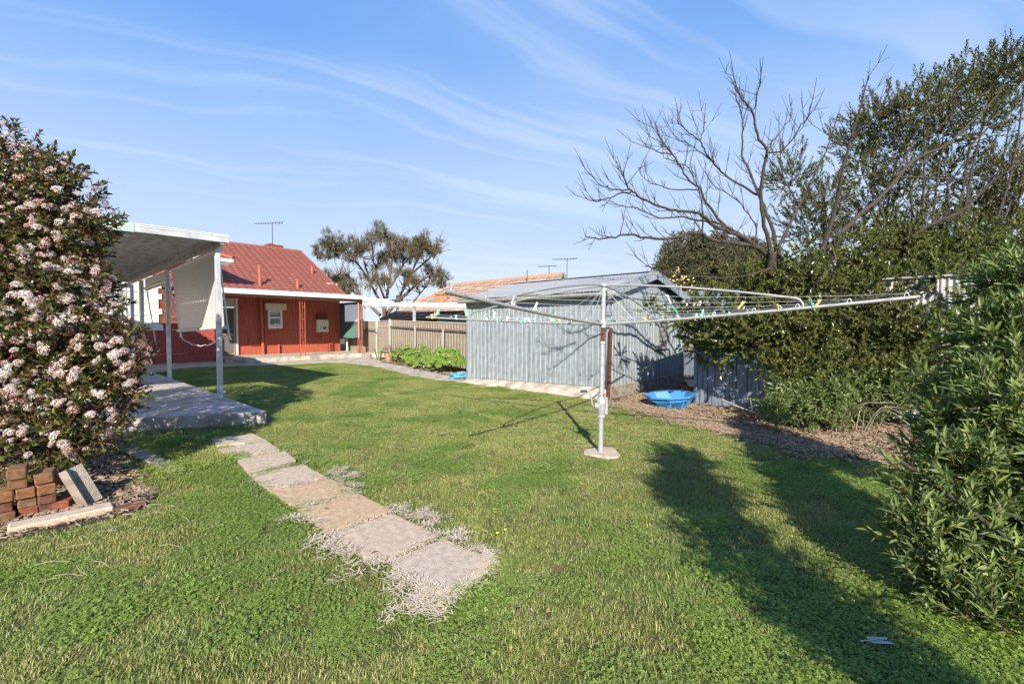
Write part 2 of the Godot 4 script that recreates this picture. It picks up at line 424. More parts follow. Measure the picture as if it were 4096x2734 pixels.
const VIBURNUM_LUMPS := [
	[0.06, 3.35, 6.93, 0.15],
	[0, 2.97, 6.99, 0.41],
	[0.31, 3.01, 6.51, 0.2],
	[0.42, 2.79, 6.39, 0.25],
	[0.58, 2.54, 6.21, 0.14],
	[0.38, 2.37, 6.43, 0.28],
	[0.15, 2.27, 6.68, 0.45],
	[0.27, 1.69, 6.4, 0.54],
	[0.46, 1.88, 6.2, 0.21],
	[0.65, 1.32, 5.83, 0.22],
	[0.54, 1.08, 5.95, 0.24],
	[0.14, 1.03, 6.4, 0.53],
	[0.2, 0.54, 6.04, 0.3],
	[0.6, 0.79, 5.89, 0.17],
	[-0.41, 2.32, 7.75, 1.02],
	[-0.52, 1, 7.57, 0.9],
	[0.45, 1.44, 6.05, 0.31],
	[0.73, 1.2, 5.75, 0.16],
	[0.64, 0.88, 5.85, 0.21],
	[0.43, 0.59, 5.78, 0.25],
	[0.14, 0.38, 5.95, 0.25],
]
const RIGHT_SHRUB_LUMPS := [
	[4.83, 1.74, -0.57, 0.25],
	[4.41, 1.34, -0.4, 0.25],
	[4.18, 1.03, -0.3, 0.25],
	[3.94, 0.75, -0.18, 0.18],
	[3.71, 0.5, -0.22, 0.23],
	[3.49, 0.3, -0.13, 0.19],
	[3.33, 0.1, -0.18, 0.19],
	[3.26, -0.05, -0.32, 0.21],
	[4.03, 0.84, -0.43, 0.34],
	[3.54, 0.35, -0.48, 0.33],
	[4.7, 1.34, -0.71, 0.38],
	[3.57, 0.56, -0.06, 0.1],
]
const EVERGREEN_LUMPS := [
	[8.21, 1.73, 1.96, 0.81],
	[9.01, 1.94, 1.23, 0.91],
	[9.57, 1.73, 0.61, 0.95],
	[8.65, 1.12, 1.33, 0.88],
	[7.95, 1.24, 2.1, 0.48],
	[9.72, 0.99, 0.44, 0.82],
	[10.37, 2.38, 0.18, 0.73],
	[8.71, 2.48, 1.71, 0.54],
	[9.77, 2.6, 0.98, 0.65],
	[11.29, 2.82, -0.24, 0.59],
	[11.93, 2.77, -0.65, 0.6],
	[10.74, 2.96, 0.36, 0.54],
	[12.39, 2.9, -1.16, 0.6],
	[9.91, 1.72, -0.06, 0.68],
	[9.84, 0.93, -0.13, 0.63],
	[10.12, 1.33, -0.45, 0.67],
	[10.66, 1.93, -0.74, 0.69],
	[8.43, 0.75, 1.12, 0.58],
	[8.04, 0.83, 1.55, 0.38],
	[8.7, 0.53, 0.68, 0.53],
	[8.95, 0.55, 0.25, 0.52],
	[8.85, 0.37, -0.08, 0.39],
]
const LOW_SHRUB_LUMPS := [
	[7.66, 0.5, 1.38, 0.4],
	[8.08, 0.5, 0.92, 0.51],
	[8.57, 0.56, 0.52, 0.48],
	[7.13, 0.34, 1.52, 0.21],
]
const SPARSE_LUMPS := [
	[13.33, 6.64, -0.99, 0.37],
	[13.64, 6.53, -0.66, 0.56],
	[13.02, 6.28, -0.27, 0.39],
	[12.21, 5.86, 0.1, 0.46],
	[11.8, 5.68, 0.45, 0.51],
	[12.14, 5.72, 0.86, 0.46],
	[11.98, 5.35, 1.17, 0.47],
	[13.24, 5.49, 0.49, 0.58],
	[13.25, 5.59, -0.11, 0.44],
	[13.12, 5.59, -0.65, 0.52],
	[14.92, 6.26, -1.32, 0.39],
	[11.66, 4.56, 1, 0.43],
	[12.63, 4.57, 0.45, 0.58],
	[13.67, 4.81, -0.33, 0.5],
	[14.26, 5.05, -1.11, 0.39],
	[10.81, 3.98, 1.51, 0.43],
	[12.86, 4.01, 0.87, 0.55],
	[13.07, 3.91, 0.05, 0.42],
	[13.98, 4.21, -0.74, 0.45],
	[13.56, 3.88, -1.28, 0.52],
	[11.52, 3.66, 1.82, 0.58],
	[12.32, 3.38, 1.25, 0.55],
	[11.33, 4.75, 2.22, 0.49],
	[13.4, 6.4, -1.34, 0.54],
	[13.7, 3.58, -1.1, 0.56],
	[12.73, 3.41, -0.51, 0.46],
	[12.32, 3.3, 0.23, 0.52],
	[13.72, 4.45, -1.35, 0.56],
]
const LOQUAT_LUMPS := [
	[19.97, 4.3, 7.75, 1.1],
	[21.22, 4.42, 7.11, 1.07],
	[19.12, 3.54, 7.94, 0.8],
	[21.08, 3.53, 6.53, 1.21],
	[19.84, 3.27, 7.15, 1.18],
	[22.75, 4.09, 6.18, 1.27],
]
const GUM_LUMPS := [
	[17.17, 7.77, 35.21, 1],
	[16.97, 8.18, 33.98, 0.68],
	[18.32, 7.63, 34.4, 1.01],
	[17.7, 7.49, 31.36, 0.85],
	[18.15, 8.12, 30.72, 0.75],
	[21.06, 8.57, 32.57, 0.93],
	[20.53, 8.99, 33.2, 0.82],
	[20.99, 7.88, 31.05, 1],
	[21.93, 7.83, 33.17, 0.85],
	[20.74, 7.5, 28.09, 0.94],
	[23.92, 8.07, 30.34, 0.88],
	[20.98, 7.64, 27.5, 0.75],
	[18.71, 5.66, 37.11, 0.9],
	[18.06, 4.84, 34.78, 0.81],
	[19.77, 6.42, 32.74, 0.52],
	[21.66, 7.14, 33.91, 0.77],
	[22.3, 7.49, 31.57, 0.83],
	[23.41, 6.16, 30.37, 0.62],
	[21.22, 5.16, 26.21, 0.66],
	[20.55, 5.27, 29.76, 0.7],
	[18.57, 5.09, 29.41, 0.63],
	[18.05, 4.79, 30.95, 0.56],
	[17.16, 4.33, 32.11, 0.57],
	[17.51, 7.66, 37.48, 0.63],
	[20.32, 4.75, 27.85, 0.56],
	[22.34, 4.85, 27.14, 0.54],
]
const GUM_LIMBS := [
	[19.79, 1.03, 31.77, 20.06, 2.82, 31.99, 19.91, 4.25, 33.02, 19.09, 6.02, 33.47, 17.53, 6.75, 32.55, 17.16, 7.55, 35],
	[19.79, 1.62, 31.77, 19.69, 3.56, 31.04, 20.47, 5.61, 31.69, 20.08, 7.43, 30.72, 20.48, 8.38, 31.67],
	[20, 2.41, 31.54, 20.9, 4, 30.97, 21.45, 5.96, 30.05, 22.11, 7.56, 29.62],
	[20.06, 2.61, 31.47, 21.26, 4.38, 30.13, 21.56, 5.41, 27.96, 22.93, 5.45, 28.16],
	[19.66, 2.41, 31.91, 18.85, 4.02, 33.49, 17.79, 5.51, 33.45, 16.21, 5.28, 32.14],
	[20, 3.39, 31.54, 19.16, 5.69, 31.74, 19.73, 7.65, 33.03, 18.88, 8.38, 31.94],
	[20.21, 4.57, 31.31, 21.47, 6.48, 31.44, 20.58, 7.62, 30.11],
	[21.4, 5.75, 29.99, 22.1, 6.87, 28.66, 22.54, 7.69, 28.59],
	[19.28, 4.57, 32.33, 18.96, 6.35, 32.86, 19.73, 8.07, 34.97],
	[18.73, 1.22, 32.94, 18.93, 3.63, 33.63, 19.21, 4.56, 35.74],
	[20.72, 1.03, 30.75, 21.5, 3.02, 30.49, 22.7, 4.66, 30.11, 23.6, 5.33, 29.95],
]
const STRAW_HEAPS := [
	[1.49, 1.97, 0.07, 60],
	[1.5, 2.17, 0.07, 50],
	[1.39, 1.96, 0.08, 60],
	[1.49, 1.85, 0.06, 40],
	[1.44, 2.45, 0.07, 40],
	[1.4, 2.8, 0.06, 40],
	[1.4, 3.03, 0.06, 35],
	[2.06, 2.39, 0.06, 45],
	[2.09, 2.76, 0.07, 50],
	[2.12, 2.88, 0.06, 40],
	[2.06, 3.11, 0.05, 30],
	[2.17, 4.14, 0.07, 50],
	[2.19, 4.36, 0.06, 40],
	[2.08, 3.83, 0.05, 25],
	[1.54, 3.37, 0.06, 30],
	[1.44, 3.52, 0.05, 20],
	[1.72, 1.9, 0.04, 20],
]
const PAVERS := [
	[1.73, 6.95, 2.21, 6.83, 2.21, 6.32, 1.69, 6.48],
	[1.64, 6.27, 2.18, 6.24, 2.13, 5.7, 1.65, 5.72],
	[1.65, 5.64, 2.14, 5.56, 2.08, 5.09, 1.57, 5],
	[1.56, 4.98, 2.07, 4.9, 2.05, 4.31, 1.54, 4.39],
	[1.53, 4.34, 2.04, 4.24, 2.03, 3.69, 1.53, 3.74],
	[1.52, 3.7, 2.02, 3.66, 2.01, 3.12, 1.5, 3.14],
	[1.49, 3.11, 1.99, 3.08, 1.99, 2.53, 1.55, 2.5, 1.49, 2.65],
	[1.57, 2.45, 1.99, 2.44, 1.98, 2.23, 2.02, 2.06, 2, 1.99, 1.82, 1.92, 1.64, 1.89, 1.58, 1.92, 1.55, 2.05, 1.52, 2.28],
]

func sky_image() -> Image:
	var w := 2048
	var h := 1024
	var f := FastNoiseLite.new()
	f.seed = 21
	f.frequency = 1.0
	f.fractal_octaves = 5
	var g := FastNoiseLite.new()
	g.seed = 5
	g.frequency = 1.0
	g.fractal_octaves = 4
	var buf := PackedFloat32Array()
	buf.resize(w * h * 4)
	var zen := Vector3(0.057, 0.153, 0.389)
	var mid := Vector3(0.109, 0.233, 0.490)
	var low := Vector3(0.416, 0.476, 0.527)
	var dirn := Vector2(cos(0.42), sin(0.42))
	for y in h:
		var el := (0.5 - (y + 0.5) / h) * PI
		var s := sin(el)
		var base := low
		if el > 0.0:
			var t := clampf(s / 0.5, 0.0, 1.0)
			base = low.lerp(mid, pow(t, 0.92))
			base = base.lerp(zen, smoothstep(0.3, 1.0, s))
		for x in w:
			var c := base
			if el > 0.0:
				var a := ((x + 0.5) / w - 0.5) * TAU
				var k := cos(el) / (s + 0.12)
				var q := Vector2(sin(a) * k, -cos(a) * k)
				var along := q.dot(dirn)
				var across := q.dot(Vector2(-dirn.y, dirn.x))
				across += 0.22 * g.get_noise_2d(along * 0.5, across * 0.5) + 0.05 * sin(along * 0.9)
				var n1 := f.get_noise_2d(along * 0.22 + 3.0, across * 4.2)
				var n2 := g.get_noise_2d(along * 0.30 + 9.0, across * 0.5 + 4.0)
				var cl := smoothstep(0.0, 0.5, n1 + 0.3 * n2) * 0.19 + smoothstep(-0.4, 0.5, n2) * 0.16
				cl *= smoothstep(0.0, 0.12, s)
				c = c.lerp(Vector3(0.444, 0.495, 0.546), clampf(cl, 0.0, 0.6))
			var i := (y * w + x) * 4
			buf[i] = c.x
			buf[i + 1] = c.y
			buf[i + 2] = c.z
			buf[i + 3] = 1.0
	return Image.create_from_data(w, h, false, Image.FORMAT_RGBAF, buf.to_byte_array())

func _ready() -> void:
	R.seed = 77
	var cam := Camera3D.new()
	cam.name = "camera"
	cam.position = Vector3(0, 1.5, 0)
	cam.rotation_degrees = Vector3(-1.92, -47.8, 0)
	cam.fov = 73.82
	cam.near = 0.05
	cam.far = 900.0
	add_child(cam)
	var env := Environment.new()
	env.background_mode = Environment.BG_SKY
	var pano := PanoramaSkyMaterial.new()
	pano.panorama = ImageTexture.create_from_image(sky_image())
	env.sky = Sky.new()
	env.sky.sky_material = pano
	env.tonemap_mode = Environment.TONE_MAPPER_LINEAR
	env.tonemap_exposure = 2.0
	env.sdfgi_enabled = true
	env.ssao_enabled = true
	env.ssil_enabled = true
	var we := WorldEnvironment.new()
	we.name = "world_environment"
	we.environment = env
	add_child(we)
	var sun := DirectionalLight3D.new()
	sun.name = "sun"
	sun.light_color = Color(1.0, 0.95, 0.88)
	sun.light_energy = 1.6
	sun.light_angular_distance = 0.5
	sun.shadow_enabled = true
	add_child(sun)
	sun.look_at_from_position(Vector3.ZERO, Vector3(2.62, -1.98, -2.59), Vector3.UP)
	materials()
	ground()
	house()
	verandah()
	pergola()
	fence()
	neighbours()
	shed()
	back_sheds()
	clothesline()
	yard_things()
	trees()
	shrubs()
	bed_plants()
	lawn()
	litter()

const LAWN := [2.66, 7.5, 2.7, 10.3, 2.75, 14, 3.05, 17.2, 3.6, 18.2, 4.1, 18.4, 4.8, 18.25, 6.24, 17.4, 8.27, 17.2, 8.73, 16.7, 8.75, 15.8, 8.9, 14.5, 8.4, 12.4, 8.03, 10.26, 8.12, 8.8, 8.1, 7, 8.04, 6.2, 8.06, 5.0, 8.2, 4.7, 7.25, 3.42, 7.1, 2.69, 6.92, 1.78, 6.5, 0.85, 6.3, -0.2, 6, -4, -6, -4, -6, 4.6, -0.1, 4.74, 0.62, 4.74, 0.78, 5.0, 0.86, 6.2, 1.0, 8.55]

func outline(a: Array) -> PackedVector2Array:
	var o := PackedVector2Array()
	for i in range(0, a.size(), 2): o.append(Vector2(a[i], a[i + 1]))
	return o

# a sheet over an outline that follows the ground, cut into cells
func sheet(o: PackedVector2Array, lift: float, cell := 0.5, thick := 0.0) -> MB:
	var mb := MB.new()
	var bb := Rect2(o[0], Vector2.ZERO)
	for p in o: bb = bb.expand(p)
	for i in ceili(bb.size.x / cell):
		for j in ceili(bb.size.y / cell):
			var x := bb.position.x + i * cell
			var y := bb.position.y + j * cell
			var sq := PackedVector2Array([Vector2(x, y), Vector2(x + cell, y), Vector2(x + cell, y + cell), Vector2(x, y + cell)])
			for q in Geometry2D.intersect_polygons(sq, o):
				var f := Geometry2D.triangulate_polygon(q)
				for k in range(0, f.size(), 3):
					var t := []
					for e in 3:
						var p: Vector2 = q[f[k + e]]
						t.append(P(p.x, ground_y(p.x, p.y) + lift, p.y))
					if (t[1] - t[0]).cross(t[2] - t[0]).y > 0: mb.tri(t[0], t[1], t[2])
					else: mb.tri(t[0], t[2], t[1])
	if thick > 0.0:
		var q := o
		if Geometry2D.is_polygon_clockwise(q):
			q = q.duplicate(); q.reverse()
		for i in q.size():
			var a := q[i]
			var b := q[(i + 1) % q.size()]
			var ya := ground_y(a.x, a.y) + lift
			var yb := ground_y(b.x, b.y) + lift
			mb.quad(P(a.x, ya - thick, a.y), P(b.x, yb - thick, b.y), P(b.x, yb, b.y), P(a.x, ya, a.y))
	return mb

func ground() -> void:
	var mb := MB.new()
	var xs := [-400.0, -60.0, -12.0, -6.0, 0.0, 6.0, 12.0, 20.0, 60.0, 400.0]
	var vs := [-400.0, -60.0, -8.0, 0.0, 6.0, 12.0, 13.0, 14.0, 15.0, 16.0, 17.0, 17.5, 30.0, 60.0, 400.0]
	for i in xs.size() - 1:
		for j in vs.size() - 1:
			var q := []
			for e in [[0, 0], [1, 0], [1, 1], [0, 1]]:
				var x: float = xs[i + e[0]]
				var v: float = vs[j + e[1]]
				q.append(P(x, ground_y(x, v), v))
			mb.quad(q[0], q[1], q[2], q[3])
	struct("ground", mb, M.lawn_soil)
	# concrete path from the pergola along the house, then beside the bed to the shed
	struct("concrete_path", sheet(outline([2.75, 17.0, 3.05, 17.25, 3.6, 18.2, 4.1, 18.4, 4.8, 18.25, 6.24, 17.4, 8.27, 17.2, 8.73, 16.7, 8.75, 15.8, 8.9, 14.5, 8.4, 12.4, 8.03, 10.26, 8.12, 8.9, 8.3, 9.12, 8.72, 10.0, 9.0, 11.3, 9.55, 13.7, 9.75, 15.6, 10.3, 16.9, 10.9, 18.2, 10.95, 18.9, 5.6, 18.9, 5.6, 20.95, 0.4, 20.95, 0.4, 17.0]), 0.035, 0.5, 0.06), M.concrete)
	# pergola floor
	var slab := MB.new()
	slab.plate(outline([0.62, 8.62, 2.62, 7.5, 2.68, 10.3, 2.72, 17.6, 0.3, 19.4, -1.5, 19.4, -1.5, 9.85]), -0.05, 0.19)
	struct("pergola_floor_slab", slab, M.slab_concrete)
	# stoop
	var st := MB.new()
	st.plate(outline([5.5, 18.9, 10.3, 18.9, 11.6, 17.9, 11.6, 21.45, 5.5, 21.45]), -0.02, 0.3)
	struct("stoop_floor_slab", st, M.concrete)
	# garden bed
	struct("garden_bed_soil", sheet(outline([8.32, 9.2, 8.74, 10.05, 9.02, 11.3, 9.57, 13.7, 9.77, 15.6, 10.32, 16.9, 10.92, 18.0, 11.6, 17.88, 11.5, 17.6, 10.9, 13.2, 10.6, 10.6, 10.3, 9.2]), 0.03, 0.4, 0.05), M.soil)
	struct("bush_bed_soil", sheet(outline([-5, 4.5, -0.1, 4.72, 0.4, 4.66, 0.64, 4.7, 0.84, 5.0, 0.9, 6.2, 1.0, 8.4, -5, 8.8]), 0.008, 0.5), M.soil)
	# bare mulch along the sheds
	struct("mulch_ground", sheet(outline([8.2, 4.72, 8.0, 4.6, 7.3, 3.5, 7.1, 2.7, 6.92, 1.8, 6.5, 0.85, 6.3, -0.2, 6.1, -4, 16, -4, 16, 9, 12.4, 9, 12.4, 4.7]), 0.012, 0.6), M.soil)

func wave_sheet(len_axis: Vector3, across: Vector3, nrm: Vector3, origin: Vector3, length: float, width: float, pitch: float, amp: float, seg := 6) -> MB:
	# corrugated iron: waves run along len_axis
	var mb := MB.new()
	var k := int(round(width / pitch * seg))
	for s in 2:
		for i in k + 1:
			var x := width * i / k
			var ph := TAU * x / pitch
			mb.v.append(origin + len_axis * (length * s) + across * x + nrm * (amp * sin(ph)))
			mb.n.append((nrm - across * (amp * TAU / pitch * cos(ph))).normalized())
			mb.c.append(Color.WHITE)
	for i in k:
		mb.ix.append(i); mb.ix.append(i + 1); mb.ix.append(k + 1 + i)
		mb.ix.append(i + 1); mb.ix.append(k + 2 + i); mb.ix.append(k + 1 + i)
	return mb

# ribbed wall sheet: flat pans between narrow raised ribs; b0->b1 along the foot, t0->t1 along the top
func rib_sheet(b0: Vector3, b1: Vector3, t0: Vector3, t1: Vector3, out: Vector3, pitch: float, rib := 0.018, foot := 0.045, top := 0.014) -> MB:
	var mb := MB.new()
	var w := (b1 - b0).length()
	var k := maxi(1, int(round(w / pitch)))
	var xs: Array[float] = [0.0]
	var hs: Array[float] = [0.0]
	for i in k:
		var c := (i + 0.5) * w / k
		for e in [[-foot / 2, 0.0], [-top / 2, rib], [top / 2, rib], [foot / 2, 0.0]]:
			xs.append((c + e[0]) / w)
			hs.append(e[1])
	xs.append(1.0)
	hs.append(0.0)
	for i in xs.size() - 1:
		var p: Vector3 = b0.lerp(b1, xs[i]) + out * hs[i]
		var q: Vector3 = b0.lerp(b1, xs[i + 1]) + out * hs[i + 1]
		var r: Vector3 = t0.lerp(t1, xs[i + 1]) + out * hs[i + 1]
		var s: Vector3 = t0.lerp(t1, xs[i]) + out * hs[i]
		if (q - p).cross(s - p).dot(out) > 0: mb.quad(p, q, r, s)
		else: mb.quad(q, p, s, r)
	return mb

func bx(m: Vector3, s: Vector3, bev := 0.0, b := Basis.IDENTITY) -> MB:
	var mb := MB.new()
	mb.box(m, s, b, bev)
	return mb

# box from lowest to highest x, y, v
func span(x0: float, x1: float, y0: float, y1: float, v0: float, v1: float, bev := 0.0) -> MB:
	return bx(P((x0 + x1) / 2, (y0 + y1) / 2, (v0 + v1) / 2), Vector3(x1 - x0, y1 - y0, v1 - v0), bev)

func tile_mesh(w: float, l: float, th: float, amp: float, rolls: int) -> ArrayMesh:
	var mb := MB.new()
	var k := rolls * 4
	var pts := []
	for i in k + 1:
		var x := w * i / k
		pts.append(Vector2(x, amp * (0.5 - 0.5 * cos(TAU * rolls * float(i) / k))))
	for i in k:
		var a: Vector2 = pts[i]
		var b: Vector2 = pts[i + 1]
		mb.quad(Vector3(a.x, a.y + th, 0), Vector3(b.x, b.y + th, 0), Vector3(b.x, b.y + 0.004, -l), Vector3(a.x, a.y + 0.004, -l))
		mb.quad(Vector3(a.x, a.y - 0.012, 0), Vector3(b.x, b.y - 0.012, 0), Vector3(b.x, b.y + th, 0), Vector3(a.x, a.y + th, 0))
	return mb.build()

func house() -> void:
	var h := thing("brick_house", "red painted brick house with red tiled roof and back door", "house", P(5.5, 0, 24))
	# walls: back wall, projecting wing, right side
	var w := MB.new()
	var holes := [[5.72, 6.38, 0.3, 2.66], [7.62, 8.18, 1.44, 2.26]]
	wall_with_holes(w, 5.3, 10.95, 0.0, 3.0, 21.4, 0.22, holes)
	part(h, "wall", w, M.red_paint)
	part(h, "wall", span(10.73, 10.95, 0.0, 3.0, 21.63, 30.2), M.red_paint)
	var gable := MB.new()
	for q in [10.73, 10.95]:
		gable.tri(P(q, 3.0, 21.6), P(q, 3.0, 30.2), P(q, 5.5, 25.9))
	part(h, "gable_wall", gable, M.red_paint)
	# wing: painted foot below, brick above
	part(h, "wing_wall", span(-4.0, 5.43, 0.0, 4.0, 20.93, 21.2), M.mortar)
	part(h, "wing_wall", span(5.2, 5.43, 0.0, 4.0, 21.2, 21.4), M.mortar)
	var ft := MB.new()
	ft.box(P(0.725, 0.68, 20.915), Vector3(9.45, 1.36, 0.03))
	ft.box(P(0.725, 0.2, 20.9), Vector3(9.46, 0.4, 0.03), Basis.IDENTITY, 0.01)
	var fm := part(h, "painted_foot_wall", ft, M.crimson_paint)
	var pb := MB.new()
	for r in 9:
		for k in 13:
			var u := 2.6 + k * 0.235 + (0.117 if r % 2 else 0.0)
			if u < 5.25: pb.box(P(u + 0.112, 0.44 + r * 0.104 + 0.047, 20.896), Vector3(0.225, 0.094, 0.012), Basis.IDENTITY, 0.004)
	part(h, "painted_bricks", pb, M.crimson_paint, "stuff")
	var vent := part(h, "air_vent", bx(P(3.95, 0.42, 20.88), Vector3(0.23, 0.15, 0.02)), M.crimson_paint)
	for i in 4:
		for j in 2: part(vent, "vent_slot", bx(P(3.87 + i * 0.053, 0.39 + j * 0.06, 20.868), Vector3(0.03, 0.04, 0.004)), M.black_metal)
	# face bricks
	var bm := MB.new()
	bm.box(Vector3.ZERO, Vector3(0.226, 0.094, 0.05), Basis.IDENTITY, 0.006)
	var bmesh := bm.build()
	var hm := MB.new()
	hm.box(Vector3.ZERO, Vector3(0.108, 0.094, 0.05), Basis.IDENTITY, 0.006)
	var hmesh := hm.build()
	for r in 25:
		var y := 1.42 + r * 0.104
		var u := 3.30 if r % 2 == 0 else 3.18
		while u < 5.43:
			var uc := u + 0.113
			var t := Transform3D(Basis.IDENTITY.rotated(Vector3.UP, R.randf_range(-0.01, 0.01)), P(uc, y + 0.047, 20.912 + R.randf_range(-0.003, 0.003)))
			var in_render := uc < 3.62 and y < 3.3
			if not in_render and u + 0.226 < 5.45: piece(h, "brick", bmesh, M["brick_%d" % R.randi_range(0, 2)], t)
			u += 0.236
		if r % 2: piece(h, "brick", hmesh, M["brick_%d" % R.randi_range(0, 2)], Transform3D(Basis.IDENTITY, P(5.375, y + 0.047, 20.912)))
	# white window surround with toothed edge
	var ws := MB.new()
	ws.box(P(3.56, 2.3, 20.87), Vector3(0.24, 1.86, 0.06), Basis.IDENTITY, 0.008)
	for y in [1.5, 2.05, 2.6, 3.0]: ws.box(P(3.72, y, 20.872), Vector3(0.13, 0.2, 0.055), Basis.IDENTITY, 0.008)
	ws.box(P(2.8, 1.44, 20.86), Vector3(2.0, 0.16, 0.08), Basis.IDENTITY, 0.01)
	ws.box(P(2.33, 2.3, 20.87), Vector3(0.16, 1.86, 0.06), Basis.IDENTITY, 0.008)
	ws.box(P(2.95, 3.27, 20.87), Vector3(1.4, 0.12, 0.06), Basis.IDENTITY, 0.008)
	part(h, "window_surround", ws, M.white_paint)
	var wf := MB.new()
	wf.box(P(2.93, 2.36, 20.9), Vector3(1.05, 1.7, 0.03))
	var win := part(h, "wing_window", wf, M.curtain)
	for i in 3:
		for j in 4:
			part(win, "pane", bx(P(2.57 + i * 0.36, 1.72 + j * 0.42, 20.874), Vector3(0.33, 0.39, 0.008)), M.pane)
	var bars := MB.new()
	for i in 4: bars.box(P(2.39 + i * 0.36, 2.36, 20.866), Vector3(0.03, 1.72, 0.03))
	for j in 5: bars.box(P(2.93, 1.51 + j * 0.42, 20.868), Vector3(1.1, 0.028, 0.026))
	part(win, "glazing_bars", bars, M.cream_paint)
	var cur := MB.new()
	for s in [-1.0, 1.0]:
		for i in 7:
			var x0: float = 2.93 + s * (0.5 - i * 0.045)
			cur.tube(PackedVector3Array([P(x0, 3.2, 20.885), P(x0 + s * 0.0, 2.5, 20.885), P(x0 + s * (0.03 + i * 0.02), 1.55, 20.885)]), 0.018, 6)
	part(win, "drape", cur, M.white_paint)
	# wing eave: gutter, fascia and soffit with its end turned back
	var gut := MB.new()
	gut.box(P(0.5, 4.09, 20.36), Vector3(11.0, 0.1, 0.1), Basis.IDENTITY, 0.012)
	gut.box(P(0.5, 4.15, 20.32), Vector3(11.02, 0.025, 0.06), Basis.IDENTITY, 0.008)
	part(h, "gutter", gut, M.white_paint)
	part(h, "soffit", span(-4.0, 5.95, 3.98, 4.02, 20.42, 24.0), M.white_paint)
	var wr := MB.new()
	wr.quad(P(-4.6, 4.16, 20.33), P(6.0, 4.16, 20.33), P(2.6, 5.66, 24.2), P(-4.6, 5.66, 24.2))
	wr.tri(P(6.0, 4.16, 20.33), P(6.0, 4.16, 24.2), P(2.6, 5.66, 24.2))
	part(h, "wing_roof", wr, M.roof_tile_1)
	var hip := MB.new()
	for i in 9:
		var a := P(6.0, 4.2, 20.33).lerp(P(2.6, 5.7, 24.2), i / 9.0)
		var b := P(6.0, 4.2, 20.33).lerp(P(2.6, 5.7, 24.2), (i + 1.05) / 9.0)
		hip.tube(PackedVector3Array([a, b]), [0.1, 0.085], 8)
	part(h, "hip_capping", hip, M.roof_tile_0)
	# main roof
	var pitch := atan(2.67 / 5.05)
	var rb := Basis(Vector3.RIGHT, Vector3(0, cos(pitch), sin(pitch)), Vector3(0, -sin(pitch), cos(pitch)))
	var under := MB.new()
	var up := P(0, sin(pitch), cos(pitch))
	under.quad(P(4.8, 3.0, 20.9), P(10.9, 3.0, 20.9), P(10.9, 5.66, 25.94), P(4.8, 5.66, 25.94))
	under.quad(P(10.9, 3.0, 30.9), P(4.8, 3.0, 30.9), P(4.8, 5.66, 25.94), P(10.9, 5.66, 25.94))
	var roof := part(h, "roof", under, M.roof_tile_1)
	var tm := tile_mesh(0.302, 0.33, 0.042, 0.026, 1)
	var gauge := 0.285
	var rest := MB.new()
	var cnt := 0
	for r in 20:
		for k in 20:
			var x := 10.95 - 0.302 * (k + 1)
			var o: Vector3 = P(x, 3.015, 20.86) + up * (r * gauge)
			var b := rb * Basis(Vector3.UP, R.randf_range(-0.006, 0.006))
			b = b * Basis(Vector3.RIGHT, R.randf_range(-0.008, 0.008))
			if k < 15:
				piece(roof, "roof_tile", tm, M["roof_tile_%d" % R.randi_range(0, 3)], Transform3D(b, o))
			else:
				for e in 8:
					var p0 := 0.302 * e / 8.0
					var p1 := 0.302 * (e + 1) / 8.0
					var h0 := 0.013 * (1 - cos(TAU * e / 8.0))
					var h1 := 0.013 * (1 - cos(TAU * (e + 1) / 8.0))
					rest.quad(o + b * Vector3(p0, h0 + 0.042, 0), o + b * Vector3(p1, h1 + 0.042, 0), o + b * Vector3(p1, h1 + 0.004, -0.33), o + b * Vector3(p0, h0 + 0.004, -0.33))
					rest.quad(o + b * Vector3(p0, h0 - 0.01, 0), o + b * Vector3(p1, h1 - 0.01, 0), o + b * Vector3(p1, h1 + 0.042, 0), o + b * Vector3(p0, h0 + 0.042, 0))
			cnt += 1
	part(roof, "roof_tiles_beyond", rest, M.roof_tile_0, "stuff")
	var ridge := MB.new()
	for i in 16: ridge.tube(PackedVector3Array([P(4.8 + i * 0.39, 5.68, 25.95), P(4.8 + i * 0.39 + 0.41, 5.68, 25.95)]), [0.1, 0.088], 8)
	part(roof, "ridge_capping", ridge, M.roof_tile_0)
	var verge := MB.new()
	for i in 15: verge.tube(PackedVector3Array([P(10.95, 3.05, 20.86) + up * (i * 0.38), P(10.95, 3.05, 20.86) + up * (i * 0.38 + 0.4)]), [0.065, 0.055], 6)
	part(roof, "verge_capping", verge, M.roof_tile_1)
	part(roof, "gutter", span(10.55, 11.12, 3.55, 3.66, 21.95, 22.05, 0.01), M.white_paint)
	# chimney and vents
	var ch := MB.new()
	ch.box(P(9.9, 5.5, 26.8), Vector3(0.66, 0.75, 0.5), Basis.IDENTITY, 0.01)
	ch.box(P(9.9, 5.92, 26.8), Vector3(0.82, 0.16, 0.66), Basis.IDENTITY, 0.02)
	ch.box(P(9.75, 6.02, 26.8), Vector3(0.3, 0.08, 0.4), Basis.IDENTITY, 0.02)
	part(roof, "chimney", ch, M.brick_1)
	for q in [[8.86, 3.16, 21.25, 0.52, 0.075], [10.32, 4.1, 23.0, 0.5, 0.075], [10.55, 5.62, 26.6, 0.25, 0.06]]:
		var vp := MB.new()
		vp.lathe(P(q[0], q[1] - 0.1, q[2]), [Vector2(q[4], 0), Vector2(q[4], q[3]), Vector2(q[4] * 1.35, q[3] + 0.01), Vector2(q[4] * 1.35, q[3] + 0.05), Vector2(0, q[3] + 0.07)], 12)
		var vv := part(roof, "flue", vp, M.red_iron)
		if q[0] < 10.5: part(vv, "flashing", bx(P(q[0], q[1] - 0.02, q[2] - 0.05), Vector3(0.34, 0.02, 0.36), 0.0, rb), M.roof_tile_2)
	var sp := MB.new()
